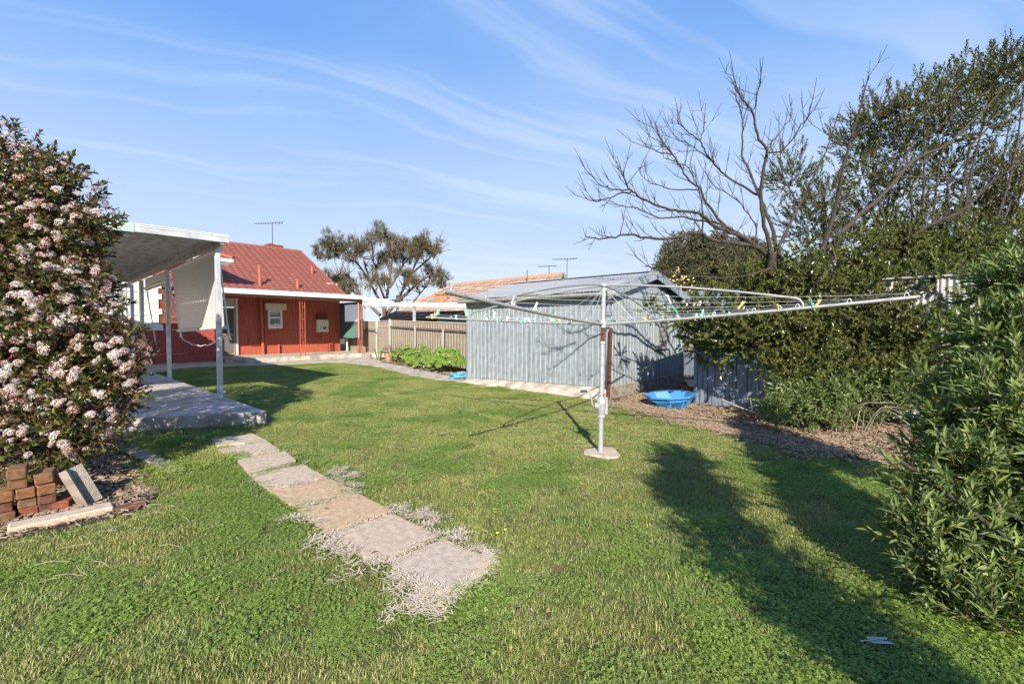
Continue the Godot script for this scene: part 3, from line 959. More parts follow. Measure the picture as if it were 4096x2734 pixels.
	sp.tube(PackedVector3Array([P(7.36, 0.3, 21.27), P(7.3, 2.9, 21.3), P(7.27, 4.15, 21.3)]), 0.065, 12)
	part(h, "soil_pipe", sp, M.red_iron)
	# back door with security mesh
	var door := part(h, "back_door", span(5.78, 6.32, 0.33, 2.28, 21.38, 21.42), M.door_panel)
	part(door, "lower_panel", span(5.84, 6.26, 0.42, 1.15, 21.355, 21.378), M.door_panel)
	part(door, "screen", span(5.84, 6.26, 1.22, 2.2, 21.36, 21.378), M.screen_mesh)
	var dg := MB.new()
	for i in 12:
		for s in [1.0, -1.0]:
			var y0 := 1.22 + i * 0.13 - 0.5
			var a := P(5.84, y0 if s > 0 else y0 + 0.62, 21.352)
			var b := P(6.26, y0 + 0.62 if s > 0 else y0, 21.352)
			var ya := clampf(a.y, 1.22, 2.2)
			var yb := clampf(b.y, 1.22, 2.2)
			if absf(b.y - a.y) < 0.01 or (a.y < 1.22 and b.y < 1.22) or (a.y > 2.2 and b.y > 2.2): continue
			var pa := a.lerp(b, (ya - a.y) / (b.y - a.y))
			var pb2 := a.lerp(b, (yb - a.y) / (b.y - a.y))
			if pa.distance_to(pb2) > 0.03: dg.rod(pa, pb2, 0.004, 4)
	part(door, "security_grille", dg, M.bronze_frame)
	var df := MB.new()
	for q in [[5.79, 5.85, 0.31, 2.29], [6.25, 6.31, 0.31, 2.29]]: df.box(P((q[0] + q[1]) / 2, (q[2] + q[3]) / 2, 21.345), Vector3(0.06, 1.98, 0.045), Basis.IDENTITY, 0.006)
	for y in [0.37, 1.18, 2.25]: df.box(P(6.05, y, 21.347), Vector3(0.42, 0.07, 0.04), Basis.IDENTITY, 0.006)
	part(door, "door_frame", df, M.bronze_frame)
	var jm := MB.new()
	jm.box(P(6.37, 1.5, 21.33), Vector3(0.07, 2.36, 0.1), Basis.IDENTITY, 0.008)
	jm.box(P(5.73, 1.5, 21.33), Vector3(0.07, 2.36, 0.1), Basis.IDENTITY, 0.008)
	part(h, "door_jamb", jm, M.white_paint)
	for i in 6: part(h, "board", span(5.77 + i * 0.096, 5.77 + i * 0.096 + 0.09, 2.32, 2.68, 21.34, 21.38, 0.008), M.cream_paint)
	# small window with shutter box
	var wn := MB.new()
	for q in [[7.6, 7.68, 1.42, 2.24], [8.12, 8.2, 1.42, 2.24]]: wn.box(P((q[0] + q[1]) / 2, 1.83, 21.36), Vector3(0.08, 0.82, 0.1), Basis.IDENTITY, 0.008)
	for y in [1.47, 1.56, 1.9, 2.2]: wn.box(P(7.9, y, 21.365), Vector3(0.46, 0.06 if y > 1.5 else 0.1, 0.08), Basis.IDENTITY, 0.008)
	var swin := part(h, "window_frame", wn, M.white_paint)
	part(swin, "pane", span(7.67, 8.13, 1.52, 2.2, 21.372, 21.38), M.pane)
	part(swin, "dark_room", span(7.67, 8.13, 1.52, 2.2, 21.5, 21.52), M.glass_dark)
	part(swin, "drape", span(7.9, 8.1, 1.54, 1.66, 21.45, 21.47), M.curtain)
	part(h, "shutter_box", span(7.47, 8.35, 2.24, 2.53, 21.2, 21.4, 0.015), M.cream_paint)
	# pipes on the wall
	var pp := MB.new()
	pp.tube(PackedVector3Array([P(9.22, 2.7, 21.37), P(9.22, 1.05, 21.37), P(9.24, 1.0, 21.37), P(9.98, 1.0, 21.37), P(10.0, 1.03, 21.37), P(10.0, 1.25, 21.33)]), 0.014, 6)
	pp.tube(PackedVector3Array([P(9.3, 2.7, 21.36), P(9.3, 1.12, 21.36), P(9.88, 1.08, 21.36), P(9.9, 1.25, 21.33)]), 0.01, 6)
	pp.tube(PackedVector3Array([P(7.46, 1.25, 21.37), P(8.0, 1.25, 21.37), P(8.05, 1.35, 21.37), P(9.2, 1.33, 21.37)]), 0.014, 6)
	pp.tube(PackedVector3Array([P(6.85, 1.02, 21.37), P(6.85, 0.72, 21.37), P(6.88, 0.68, 21.37), P(7.3, 0.68, 21.37)]), 0.012, 6)
	pp.tube(PackedVector3Array([P(7.48, 0.3, 21.37), P(7.48, 2.7, 21.37)]), 0.022, 8)
	part(h, "wall_pipes", pp, M.red_iron)
	var tap := MB.new()
	tap.tube(PackedVector3Array([P(6.85, 1.02, 21.37), P(6.9, 1.04, 21.28), P(6.92, 1.02, 21.22), P(6.92, 0.94, 21.2)]), 0.014, 8)
	tap.rod(P(6.89, 1.04, 21.27), P(6.89, 1.12, 21.27), 0.008, 6)
	tap.rod(P(6.85, 1.12, 21.27), P(6.93, 1.12, 21.27), 0.009, 6)
	part(h, "garden_tap", tap, M.bronze_frame)
	var stub := MB.new()
	for x in [8.02, 10.35, 10.5]: stub.tube(PackedVector3Array([P(x, 0.3, 21.3), P(x, 0.72, 21.3)]), [0.05, 0.045], 10)
	part(h, "pipe_stub", stub, M.red_iron)
	# wall fittings that hang on the house
	var lamp := thing("wall_lantern", "black carriage lantern hanging beside the back door", "lantern", P(5.82, 2.3, 21.2))
	var lb := MB.new()
	lb.tube(PackedVector3Array([P(5.82, 2.5, 21.4), P(5.82, 2.66, 21.3), P(5.82, 2.68, 21.22), P(5.82, 2.6, 21.2)]), 0.012, 6)
	lb.lathe(P(5.82, 2.34, 21.2), [Vector2(0.03, -0.03), Vector2(0.05, 0.0), Vector2(0.055, 0.01)], 6)
	lb.lathe(P(5.82, 2.34, 21.2), [Vector2(0.11, 0.19), Vector2(0.07, 0.24), Vector2(0.02, 0.28), Vector2(0, 0.29)], 6)
	for k in 6:
		var d := Vector3(cos(TAU * k / 6), 0, sin(TAU * k / 6))
		lb.rod(P(5.82, 2.34, 21.2) + d * 0.05, P(5.82, 2.53, 21.2) + d * 0.1, 0.006, 4)
	part(lamp, "lantern_frame", lb, M.black_metal)
	var lg := MB.new()
	lg.lathe(P(5.82, 2.34, 21.2), [Vector2(0.045, 0.0), Vector2(0.093, 0.19)], 6)
	part(lamp, "lantern_glass", lg, M.clear_plastic)
	var hw := thing("gas_water_heater", "cream gas water heater with brown flue hood on red wall", "water heater", P(9.99, 1.25, 21.3))
	part(hw, "case", span(9.72, 10.26, 1.25, 1.84, 21.16, 21.38, 0.02), M.cream_paint)
	part(hw, "flue_hood", span(9.74, 10.24, 1.86, 2.1, 21.2, 21.38, 0.02), M.rust_iron)
	part(hw, "dial_panel", span(9.97, 10.12, 1.4, 1.48, 21.15, 21.17), M.black_metal)
	part(hw, "trim_line", span(9.83, 10.24, 1.535, 1.542, 21.154, 21.17), M.bronze_frame)
	part(hw, "badge", span(10.13, 10.2, 1.29, 1.3, 21.154, 21.17), M.bronze_frame)
	var an := thing("roof_aerial", "television aerial on tall mast above the red roof chimney", "antenna", P(9.85, 5.95, 26.8))
	antenna(an, P(9.85, 5.95, 26.8), 1.25, Vector3(0.9, 0.12, 0.35).normalized(), 1.35, 9)

func wall_with_holes(mb: MB, x0: float, x1: float, y0: float, y1: float, v: float, th: float, holes: Array) -> void:
	var xs := [x0, x1]
	for q in holes:
		xs.append(q[0]); xs.append(q[1])
	xs.sort()
	for i in xs.size() - 1:
		var a: float = xs[i]
		var b: float = xs[i + 1]
		if b - a < 0.001: continue
		var low := y0
		for q in holes:
			if a >= q[0] - 0.001 and b <= q[1] + 0.001:
				if q[2] > low: mb.box(P((a + b) / 2, (low + q[2]) / 2, v + th / 2), Vector3(b - a, q[2] - low, th))
				low = q[3]
		mb.box(P((a + b) / 2, (low + y1) / 2, v + th / 2), Vector3(b - a, y1 - low, th))

func antenna(t: Node3D, foot: Vector3, height: float, dirn: Vector3, boom: float, rods: int) -> void:
	var mb := MB.new()
	mb.rod(foot, foot + Vector3(0, height, 0), 0.018, 6)
	part(t, "mast", mb, M.black_metal)
	var b := MB.new()
	var top := foot + Vector3(0, height, 0)
	b.rod(top - dirn * boom * 0.62, top + dirn * boom * 0.38, 0.016, 6)
	part(t, "boom", b, M.black_metal)
	var side := dirn.cross(Vector3.UP).normalized()
	var e := MB.new()
	for i in rods:
		var f := float(i) / (rods - 1)
		var p := top + dirn * boom * (f - 0.62)
		var l := lerpf(0.12, 0.5, f) * boom * 0.6
		e.rod(p - side * l + Vector3(0, 0.02, 0), p + side * l + Vector3(0, 0.02, 0), 0.014, 4)
	part(t, "elements", e, M.black_metal)

func iron_post(t: Node3D, x: float, v: float, along: Vector3) -> void:
	var o := P(x, 0.3, v)
	var mb := MB.new()
	for s in [0.0, 0.2]: mb.box(o + along * s + Vector3(0, 1.17, 0), Vector3(0.03, 2.34, 0.03), Basis.IDENTITY, 0.004)
	part(t, "upright", mb, M.red_iron)
	var sc := MB.new()
	sc.rod(o + along * 0.1, o + along * 0.1 + Vector3(0, 2.34, 0), 0.009, 5)
	sc.rod(o + Vector3(0, 1.17, 0), o + along * 0.2 + Vector3(0, 1.17, 0), 0.009, 5)
	for i in 9:
		var y := 0.25 + i * 0.24
		var s := 1.0 if i % 2 else -1.0
		var p := PackedVector3Array()
		for k in 12:
			var a := PI * 1.5 * k / 11.0
			p.append(o + along * (0.1 + s * (0.045 - 0.04 * cos(a))) + Vector3(0, y + 0.05 * sin(a) + 0.012 * k * (1.0 if i % 3 else -1.0), 0))
		sc.tube(p, 0.0085, 5)
	part(t, "scroll_work", sc, M.red_iron)

func verandah() -> void:
	var t := thing("stoop_awning", "flat stoop awning with white fascia along the back of the house", "awning", P(8, 0.3, 19))
	part(t, "fascia", span(3.75, 10.83, 2.72, 2.9, 18.72, 18.78, 0.006), M.white_paint)
	part(t, "fascia", span(10.79, 10.83, 2.72, 2.88, 18.78, 20.9), M.white_paint)
	var rf := MB.new()
	rf.quad(P(3.75, 2.86, 18.78), P(10.79, 2.86, 18.78), P(10.79, 2.99, 20.85), P(3.75, 2.99, 20.85))
	rf.quad(P(5.46, 2.99, 20.85), P(10.79, 2.99, 20.85), P(10.79, 3.0, 21.38), P(5.46, 3.0, 21.38))
	rf.quad(P(3.75, 2.84, 18.78), P(3.75, 2.97, 20.85), P(10.79, 2.97, 20.85), P(10.79, 2.84, 18.78))
	part(t, "roof_sheet", rf, M.white_paint)
	part(t, "beam", span(3.75, 10.79, 2.62, 2.74, 18.95, 19.05, 0.006), M.red_iron)
	var cd := MB.new()
	cd.tube(PackedVector3Array([P(5.2, 2.69, 18.93), P(7.9, 2.66, 18.93), P(9.5, 2.64, 18.93), P(10.5, 2.62, 18.93), P(10.57, 2.58, 18.93), P(10.57, 1.0, 18.93)]), 0.013, 6)
	part(t, "conduit", cd, M.cream_paint)
	for q in [[8.0, 19.0, Vector3.RIGHT], [10.57, 19.0, Vector3.RIGHT], [10.77, 19.03, Vector3(0, 0, -1)]]:
		var p := thing("wrought_iron_post", ["red scrolled iron post in front of the heater wall", "red scrolled iron post at the awning corner beside the fence", "red scrolled iron post turned sideways at the awning corner"][[8.0, 10.57, 10.77].find(q[0])], "post", P(q[0], 0.3, q[1]), "iron posts holding up the awning")
		iron_post(p, q[0], q[1], q[2])
	# shade screen at the end of the stoop
	var sc := thing("shade_screen", "dark shade screen with clear window at the end of the stoop", "screen", P(10.95, 0.9, 20.4))
	var s1 := MB.new()
	for q in [[20.95, 21.75, 0.9, 2.66], [19.3, 20.95, 2.55, 2.66]]: s1.box(P(10.97, (q[2] + q[3]) / 2, (q[0] + q[1]) / 2), Vector3(0.012, q[3] - q[2], q[1] - q[0]))
	for q in [[[20.95, 1.72], [20.95, 0.95], [20.3, 0.95], [19.6, 1.72]]]:
		var o: Array = q[0]
		s1.quad(P(10.972, 1.72, 20.95), P(10.972, 0.95, 20.95), P(10.972, 0.97, 20.9), P(10.972, 1.72, 19.75))
	part(sc, "dark_cloth", s1, M.shade_cloth)
	part(sc, "clear_window", span(10.965, 10.975, 1.72, 2.55, 19.35, 20.95), M.clear_plastic)
	var fl := MB.new()
	var rows := 7
	for i in rows:
		for j in 6:
			var g := func(a: int, b: int) -> Vector3:
				var f := float(a) / rows
				var e := float(b) / 6
				var y := lerpf(0.98, 1.85, f)
				var v0 := 19.12
				var v1 := lerpf(21.2, 19.3, f)
				return P(10.93 - 0.05 * sin(e * 9.0) * (1.0 - f), y + 0.03 * sin(e * 8.0) * (1.0 - f), lerpf(v0, v1, e))
			fl.quad(g.call(i, j), g.call(i, j + 1), g.call(i + 1, j + 1), g.call(i + 1, j))
	part(sc, "green_flap", fl, M.shade_green)
	var pz := MB.new()
	pz.tube(PackedVector3Array([P(11.2, 0.3, 21.2), P(11.2, 1.6, 21.2)]), 0.05, 10)
	single("white_downpipe", pz, M.pale_steel, P(11.2, 0.3, 21.2), "short grey downpipe behind the shade screen by the fence", "pipe")

func pergola() -> void:
	var t := thing("pergola", "lean-to pergola with white fascia and iron roof left of the lawn", "pergola", P(2.0, 0.19, 13))
	part(t, "fascia", span(1.35, 2.66, 2.99, 3.13, 9.22, 9.27, 0.004), M.pale_steel)
	for y in [3.085, 3.115]: part(t, "fascia_bead", span(1.36, 2.66, y, y + 0.008, 9.212, 9.222), M.white_paint)
	part(t, "green_fascia", span(-3.0, 1.345, 2.98, 3.13, 9.22, 9.26, 0.004), M.green_paint)
	for i in 13:
		var v0 := 9.28 + i * 0.76
		var y0 := 3.07 - (v0 - 9.28) * 0.012
		part(t, "roof_sheet", wave_sheet(Vector3.RIGHT, P(0, -0.012, 1).normalized(), Vector3.UP, P(1.28, y0, v0), 1.4, 0.76, 0.19, 0.02), M.zinc_underside)
	for i in 6:
		part(t, "green_roof_sheet", span(-3.0, 1.27, 3.05, 3.06, 9.28 + i * 1.65, 9.28 + i * 1.65 + 1.63), M.dark_green)
	for i in 11: part(t, "batten", span(-3.0, 1.2, 2.97, 3.04, 9.7 + i * 0.8, 9.78 + i * 0.8), M.plank_wood)
	part(t, "beam", span(1.22, 1.3, 2.92, 3.04, 9.3, 19.0), M.zinc_underside)
	# side beam, falling slightly to the house
	var bb := MB.new()
	var dirn := P(0, -0.13, 9.6).normalized()
	bb.box(P(2.56, 2.96, 14.0), Vector3(0.06, 0.14, 9.5), Basis.looking_at(dirn), 0.004)
	part(t, "side_beam", bb, M.zinc_underside)
	part(t, "end_beam", span(1.2, 2.6, 2.74, 2.86, 18.85, 18.92), M.pale_steel)
	var i := 0
	for v in [9.48, 13.4, 16.55, 18.1]:
		var top: float = 2.9 - (v - 9.5) * 0.012
		part(t, "post", span(2.50, 2.58, 0.19, top, v - 0.04, v + 0.04, 0.006), M.pale_steel)
		i += 1
	# slatted roll-down blind between the first two posts
	var bl := thing("slat_blind", "long aluminium slat blind hung between the front pergola posts", "blind", P(2.65, 1.45, 11.4))
	var sm := MB.new()
	sm.box(Vector3.ZERO, Vector3(0.009, 0.0455, 3.5), Basis.IDENTITY, 0.003)
	var slat := sm.build()
	for k in 33:
		var f := k / 32.0
		var o := P(lerpf(2.60, 2.69, f), lerpf(2.88, 1.49, f), 11.42)
		piece(bl, "slat", slat, M.slat_aluminium, Transform3D(Basis(Vector3.RIGHT, -0.026) * Basis(Vector3(0, 0, 1), -0.06), o))
	var rl := MB.new()
	rl.tube(PackedVector3Array([P(2.69, 1.49, 9.66), P(2.69, 1.40, 13.2)]), 0.035, 10)
	part(bl, "bottom_roll", rl, M.slat_aluminium)
	var hd := MB.new()
	hd.tube(PackedVector3Array([P(2.62, 2.92, 9.6), P(2.62, 2.84, 13.25)]), 0.045, 10)
	part(bl, "head_roll", hd, M.slat_aluminium)
	for v in [9.62, 13.2]:
		var ar := MB.new()
		ar.rod(P(2.6, 2.85, v), P(2.74, 1.3, v), 0.014, 8)
		ar.rod(P(2.72, 1.5, v), P(2.75, 1.25, v), 0.02, 8)
		part(bl, "guide_arm", ar, M.pale_steel)
	var rp := MB.new()
	var pts := PackedVector3Array()
	for k in 15:
		var f := k / 14.0
		pts.append(P(2.72, lerpf(1.36, 1.27, f) - 0.22 * 4 * f * (1 - f) + 0.015 * sin(k * 2.4), lerpf(9.62, 13.2, f)))
	rp.tube(pts, 0.01, 6)
	single("tie_rope", rp, M.white_paint, P(2.72, 1.2, 11.4), "white rope sagging between the lower ends of the blind arms", "rope")
	# shorter rolled blind in the next bay
	var b2 := thing("rolled_blind", "rolled up slat blind under the beam beside the brick wall", "blind", P(2.6, 2.5, 15))
	var k2 := MB.new()
	k2.tube(PackedVector3Array([P(2.62, 2.62, 13.6), P(2.62, 2.58, 16.4)]), 0.06, 10)
	part(b2, "roll", k2, M.slat_aluminium)
	for k in 5: piece(b2, "slat", slat, M.slat_aluminium, Transform3D(Basis.IDENTITY.scaled(Vector3(1, 1, 0.8)), P(2.61, 2.84 - k * 0.043, 15.0)))
	var k3 := MB.new()
	k3.rod(P(2.62, 2.6, 16.35), P(2.8, 1.0, 16.35), 0.016, 6)
	k3.rod(P(2.62, 2.6, 13.65), P(2.78, 1.6, 13.65), 0.016, 6)
	part(b2, "guide_arm", k3, M.pale_steel)
	single("paper_scrap", bx(P(3.1, 0.05, 11.4), Vector3(0.13, 0.09, 0.06), 0.01, Basis(Vector3.UP, 0.4)), M.white_paint, P(3.1, 0.0, 11.4), "small white box lying on the lawn beside the front pergola post", "box")

func fence() -> void:
	var t := thing("boundary_fence", "taupe ribbed steel fence with timber rail behind the leafy bed", "fence", P(11, 0, 14))
	var line := [[10.45, 9.5, -0.02, 1.57], [10.75, 11.8, 0.0, 1.6], [11.5, 17.75, 0.1, 1.77]]
	for i in line.size() - 1:
		var a: Array = line[i]
		var b: Array = line[i + 1]
		var n := int(round(Vector2(b[0] - a[0], b[1] - a[1]).length() / 0.76))
		var out := P(b[0] - a[0], 0, b[1] - a[1]).normalized().cross(Vector3.UP) * -1.0
		if out.x > 0: out = -out
		for k in n:
			var f0 := float(k) / n
			var f1 := float(k + 1) / n
			var g := func(f: float, j: int) -> Vector3: return P(lerpf(a[0], b[0], f), lerpf(a[j], b[j], f), lerpf(a[1], b[1], f))
			part(t, "fence_sheet", rib_sheet(g.call(f0, 2), g.call(f1, 2), g.call(f0, 3), g.call(f1, 3), out, 0.19, 0.026, 0.09, 0.05), M.taupe_steel)
		var cap := MB.new()
		var p0 := P(a[0], a[3] + 0.012, a[1])
		var p1 := P(b[0], b[3] + 0.012, b[1])
		cap.box((p0 + p1) / 2 + out * 0.012, Vector3(0.05, 0.03, p0.distance_to(p1)), Basis.looking_at((p1 - p0).normalized()), 0.004)
		part(t, "capping", cap, M.cream_paint)
		var rl := MB.new()
		for dy in [-0.28, -1.35]:
			rl.box((p0 + p1) / 2 + out * 0.06 + Vector3(0, dy, 0), Vector3(0.045, 0.075, p0.distance_to(p1)), Basis.looking_at((p1 - p0).normalized()), 0.006)
		part(t, "rail", rl, M.weathered_wood)
	for q in [[10.86, 13.2, 1.41], [11.12, 15.3, 1.51], [10.6, 10.4, 1.36]]:
		var pm := MB.new()
		pm.tube(PackedVector3Array([P(q[0] - 0.1, -0.1, q[1]), P(q[0] - 0.1, q[2], q[1])]), 0.036, 10)
		part(t, "post", pm, M.galvanised)
	# gate and the panel up to the house
	var gt := thing("side_gate", "taupe steel gate with pale frame between two tall posts", "gate", P(11.5, 0.3, 18.35))
	part(gt, "gate_sheet", rib_sheet(P(11.5, 0.36, 17.86), P(11.5, 0.36, 18.84), P(11.5, 1.76, 17.86), P(11.5, 1.76, 18.84), Vector3.LEFT, 0.1, 0.014, 0.05, 0.03), M.taupe_steel)
	var fr := MB.new()
	for y in [0.38, 1.5, 1.77]: fr.box(P(11.47, y, 18.35), Vector3(0.03, 0.03, 0.98))
	part(gt, "gate_frame", fr, M.pale_steel)
	for v in [17.8, 18.9]:
		part(gt, "gate_post", span(11.42, 11.48, 0.05, 1.85, v - 0.035, v + 0.035, 0.004), M.pale_steel)
	var lt := MB.new()
	lt.box(P(11.4, 1.22, 18.86), Vector3(0.02, 0.05, 0.08))
	part(gt, "latch", lt, M.black_metal)
	var fx := thing("fence_panel", "short taupe steel fence panel behind the iron corner posts", "fence", P(11.5, 0.3, 20.4))
	for k in 4:
		part(fx, "fence_sheet", rib_sheet(P(11.5, 0.3, 18.95 + k * 0.76), P(11.5, 0.3, 19.71 + k * 0.76), P(11.5, 1.74, 18.95 + k * 0.76), P(11.5, 1.74, 19.71 + k * 0.76), Vector3.LEFT, 0.1, 0.014, 0.05, 0.03), M.taupe_steel)
	part(fx, "capping", span(11.47, 11.51, 1.74, 1.77, 18.95, 22.0), M.cream_paint)
	part(fx, "rail", span(11.42, 11.47, 1.3, 1.38, 18.95, 22.0, 0.004), M.weathered_wood)

func tiled_slope(o: Vector3, ax: Vector3, up: Vector3, nrm: Vector3, wide: Callable, rows: int, gauge: float, tw: float, cols: Array) -> MB:
	var mb := MB.new()
	for r in rows:
		var w: Vector2 = wide.call(r)
		var k0 := int(floor(w.x / tw))
		var k1 := int(ceil(w.y / tw))
		for k in range(k0, k1):
			var x0 := maxf(k * tw, w.x)
			var x1 := minf((k + 1) * tw, w.y)
			if x1 - x0 < 0.02: continue
			var c: Color = cols[R.randi_range(0, cols.size() - 1)]
			var p := o + up * (r * gauge)
			var l := 0.05 + R.randf_range(0, 0.02)
			var m := (x0 + x1) / 2
			for e in [[x0, 0.0, m, 0.025], [m, 0.025, x1, 0.0]]:
				var a: Vector3 = p + ax * e[0] + nrm * (l + e[1])
				var b: Vector3 = p + ax * e[2] + nrm * (l + e[3])
				mb.quad(a, b, b + up * gauge * 1.05 - nrm * (l - 0.004), a + up * gauge * 1.05 - nrm * (l - 0.004), c)
				mb.quad(a - nrm * (l + 0.02), b - nrm * (l + 0.02), b, a, c * 0.95)
	return mb

func neighbours() -> void:
	# carport next door
	var c := thing("neighbour_carport", "long low carport with white fascia beyond the boundary fence", "carport", P(15.5, 0, 20))
	var fa := MB.new()
	var d := P(0, 0.0415, 1).normalized()
	fa.box(P(14.5, 2.66, 19.9), Vector3(0.05, 0.22, 12.6), Basis.looking_at(d), 0.005)
	part(c, "fascia", fa, M.white_paint)
	var rail := MB.new()
	rail.box(P(14.56, 2.48, 19.9), Vector3(0.05, 0.05, 12.4), Basis.looking_at(d))
	part(c, "rail", rail, M.pale_steel)
	for i in 16: 
		var v0 := 13.7 + i * 0.79
		part(c, "roof_sheet", wave_sheet(Vector3.RIGHT, d, Vector3.UP, P(14.52, 2.46 + (v0 - 13.7) * 0.0415 + 0.05, v0), 1.3, 0.79, 0.09, 0.012, 4), M.zinc_underside)
	for v in [15.5, 20.35, 25.5]: part(c, "post", span(14.55, 14.67, 0, 2.44 + (v - 13.7) * 0.04, v - 0.06, v + 0.06, 0.005), M.pale_steel)
	part(c, "white_step_fascia", span(10.9, 12.6, 2.7, 2.86, 19.6, 19.66, 0.004), M.white_paint)
	# neighbour house
	var h := thing("neighbour_house", "neighbouring house with weathered orange terracotta tiled roof and gable", "house", P(19, 0, 18))
	part(h, "wall", span(16.2, 22.0, 0.0, 1.95, 14.1, 24.9), M.brick_2)
	var gw := MB.new()
	gw.tri(P(16.0, 2.1, 14.05), P(22.2, 2.1, 14.05), P(19.0, 4.12, 14.05))
	part(h, "gable_wall", gw, M.weathered_wood)
	var cols := [Color(0.37, 0.265, 0.20), Color(0.33, 0.235, 0.18), Color(0.39, 0.295, 0.235), Color(0.35, 0.22, 0.155), Color(0.28, 0.22, 0.18)]
	var pit := atan2(2.25, 3.3)
	var up := P(cos(pit), sin(pit), 0)
	var nr := P(-sin(pit), cos(pit), 0)
	var under := MB.new()
	under.quad(P(15.7, 1.9, 13.8), P(15.7, 1.9, 25.5), P(19.0, 4.15, 22.2), P(19.0, 4.15, 13.8))
	under.tri(P(15.7, 1.9, 25.5), P(22.3, 1.9, 25.5), P(19.0, 4.15, 22.2))
	under.quad(P(22.3, 1.9, 13.8), P(22.3, 1.9, 25.5), P(19.0, 4.15, 22.2), P(19.0, 4.15, 13.8))
	var rf := part(h, "roof", under, M.terracotta_1)
	var sl := 3.99
	var t1 := tiled_slope(P(15.7, 1.91, 13.8), P(0, 0, 1), up, nr, func(r: int) -> Vector2: return Vector2(0.0, 11.7 - 3.3 * r / 13.0), 13, sl / 13.0, 0.26, cols)
	part(rf, "roof_tiles", t1, M.painted, "stuff")
	var rg := MB.new()
	for i in 22: rg.tube(PackedVector3Array([P(19.0, 4.18, 13.8 + i * 0.38), P(19.0, 4.18, 13.8 + i * 0.38 + 0.4)]), [0.1, 0.085], 8)
	for i in 13:
		var a := P(15.7, 1.95, 25.5).lerp(P(19.0, 4.18, 22.2), i / 13.0)
		var b := P(15.7, 1.95, 25.5).lerp(P(19.0, 4.18, 22.2), (i + 1.05) / 13.0)
		rg.tube(PackedVector3Array([a, b]), [0.09, 0.075], 7)
	part(rf, "ridge_capping", rg, M.terracotta_2)
	var bg := MB.new()
	for s in [-1.0, 1.0]:
		var a := P(19.0, 4.2, 13.72)
		var b := P(19.0 + s * 3.3, 1.95, 13.72)
		bg.box((a + b) / 2, Vector3(0.04, 0.2, a.distance_to(b)), Basis.looking_at((b - a).normalized()))
	bg.box(P(19.0, 3.55, 13.7), Vector3(1.5, 0.09, 0.04))
	part(rf, "barge_board", bg, M.plank_wood)
	var chn := MB.new()
	chn.box(P(17.0, 2.9, 21.0), Vector3(0.5, 1.1, 0.5), Basis.IDENTITY, 0.01)
	chn.box(P(17.0, 3.42, 21.0), Vector3(0.6, 0.14, 0.6), Basis.IDENTITY, 0.01)
	part(rf, "chimney", chn, M.terracotta_0)
	part(h, "side_window", span(16.14, 16.2, 0.9, 1.9, 17.3, 20.0), M.glass_dark)
	var lean := thing("lattice_shelter", "low shelter with dark opening and green sheeting under the carport", "shelter", P(15.3, 0, 18.5))
	part(lean, "wall", span(15.3, 15.4, 0.0, 2.02, 15.0, 19.3), M.dark_green)
	for i in 12: part(lean, "green_sheet", span(15.24, 15.3, 1.9, 2.18, 15.2 + i * 0.34, 15.2 + i * 0.34 + 0.3, 0.01), M.shade_green)
	part(lean, "head_beam", span(15.2, 15.32, 2.2, 2.3, 15.0, 19.4), M.brick_1)
	for q in [[P(20.6, 4.0, 14.6), 1.2, 1.3, "television aerial standing highest behind the grey shed roof"], [P(19.9, 3.6, 15.3), 1.2, 1.0, "shorter television aerial left of the highest one above terracotta roof"]]:
		var an := thing("roof_aerial", q[3], "antenna", q[0])
		antenna(an, q[0], q[1], Vector3(0.68, 0.03, 0.73).normalized(), q[2], 9)
	var pole := MB.new()
	pole.tube(PackedVector3Array([P(18.4, 2.5, 15.6), P(18.4, 4.5, 15.6)]), [0.04, 0.025], 6)
	single("timber_pole", pole, M.weathered_wood, P(18.4, 2.5, 15.6), "thin bare timber pole sticking up before the terracotta roof", "pole")
	# parked car whose roof shows over the fence
	var car := thing("parked_car", "dark purple car roof showing above the fence under the carport", "car", P(13.3, 0, 15.3))
	var prof := [[-2.1, 0.35, 0.75], [-1.9, 0.3, 0.95], [-1.2, 0.28, 1.05], [-0.7, 0.28, 1.5], [0.2, 0.28, 1.62], [1.1, 0.28, 1.55], [1.7, 0.28, 1.1], [2.1, 0.35, 0.9]]
	var cb := MB.new()
	for i in prof.size() - 1:
		for s in [-1.0, 1.0]:
			var a: Array = prof[i]
			var b: Array = prof[i + 1]
			var wa := 0.85 if a[2] < 1.2 else 0.62
			var wb := 0.85 if b[2] < 1.2 else 0.62
			var pa := func(e: Array, y: float, w: float) -> Vector3: return P(13.3 + w, y, 15.3 + e[0])
			cb.quad(pa.call(a, a[1], s * 0.85), pa.call(b, b[1], s * 0.85), pa.call(b, minf(b[2], 0.95), s * 0.85), pa.call(a, minf(a[2], 0.95), s * 0.85))
			cb.quad(pa.call(a, minf(a[2], 0.95), s * 0.85), pa.call(b, minf(b[2], 0.95), s * 0.85), pa.call(b, b[2] - 0.05, s * wb), pa.call(a, a[2] - 0.05, s * wa))
			cb.quad(pa.call(a, a[2] - 0.05, s * wa), pa.call(b, b[2] - 0.05, s * wb), pa.call(b, b[2], 0.0), pa.call(a, a[2], 0.0))
	part(car, "body", cb, M.asphalt_dark)
	for dx in [-0.8, 0.8]:
		for dv in [-1.35, 1.35]:
			var wh := MB.new()
			wh.tube(PackedVector3Array([P(13.3 + dx - 0.09, 0.31, 15.3 + dv), P(13.3 + dx + 0.09, 0.31, 15.3 + dv)]), 0.31, 16)
			part(car, "wheel", wh, M.black_metal)
	# power line and far pole
	var up2 := thing("power_pole", "dark wooden power pole standing far behind the gum tree", "pole", P(25.75, 0, 38.6))
	var pm := MB.new()
	pm.tube(PackedVector3Array([P(25.75, 0, 38.6), P(25.75, 4.6, 38.6)]), [0.18, 0.14], 8)
	part(up2, "pole", pm, M.weathered_wood)
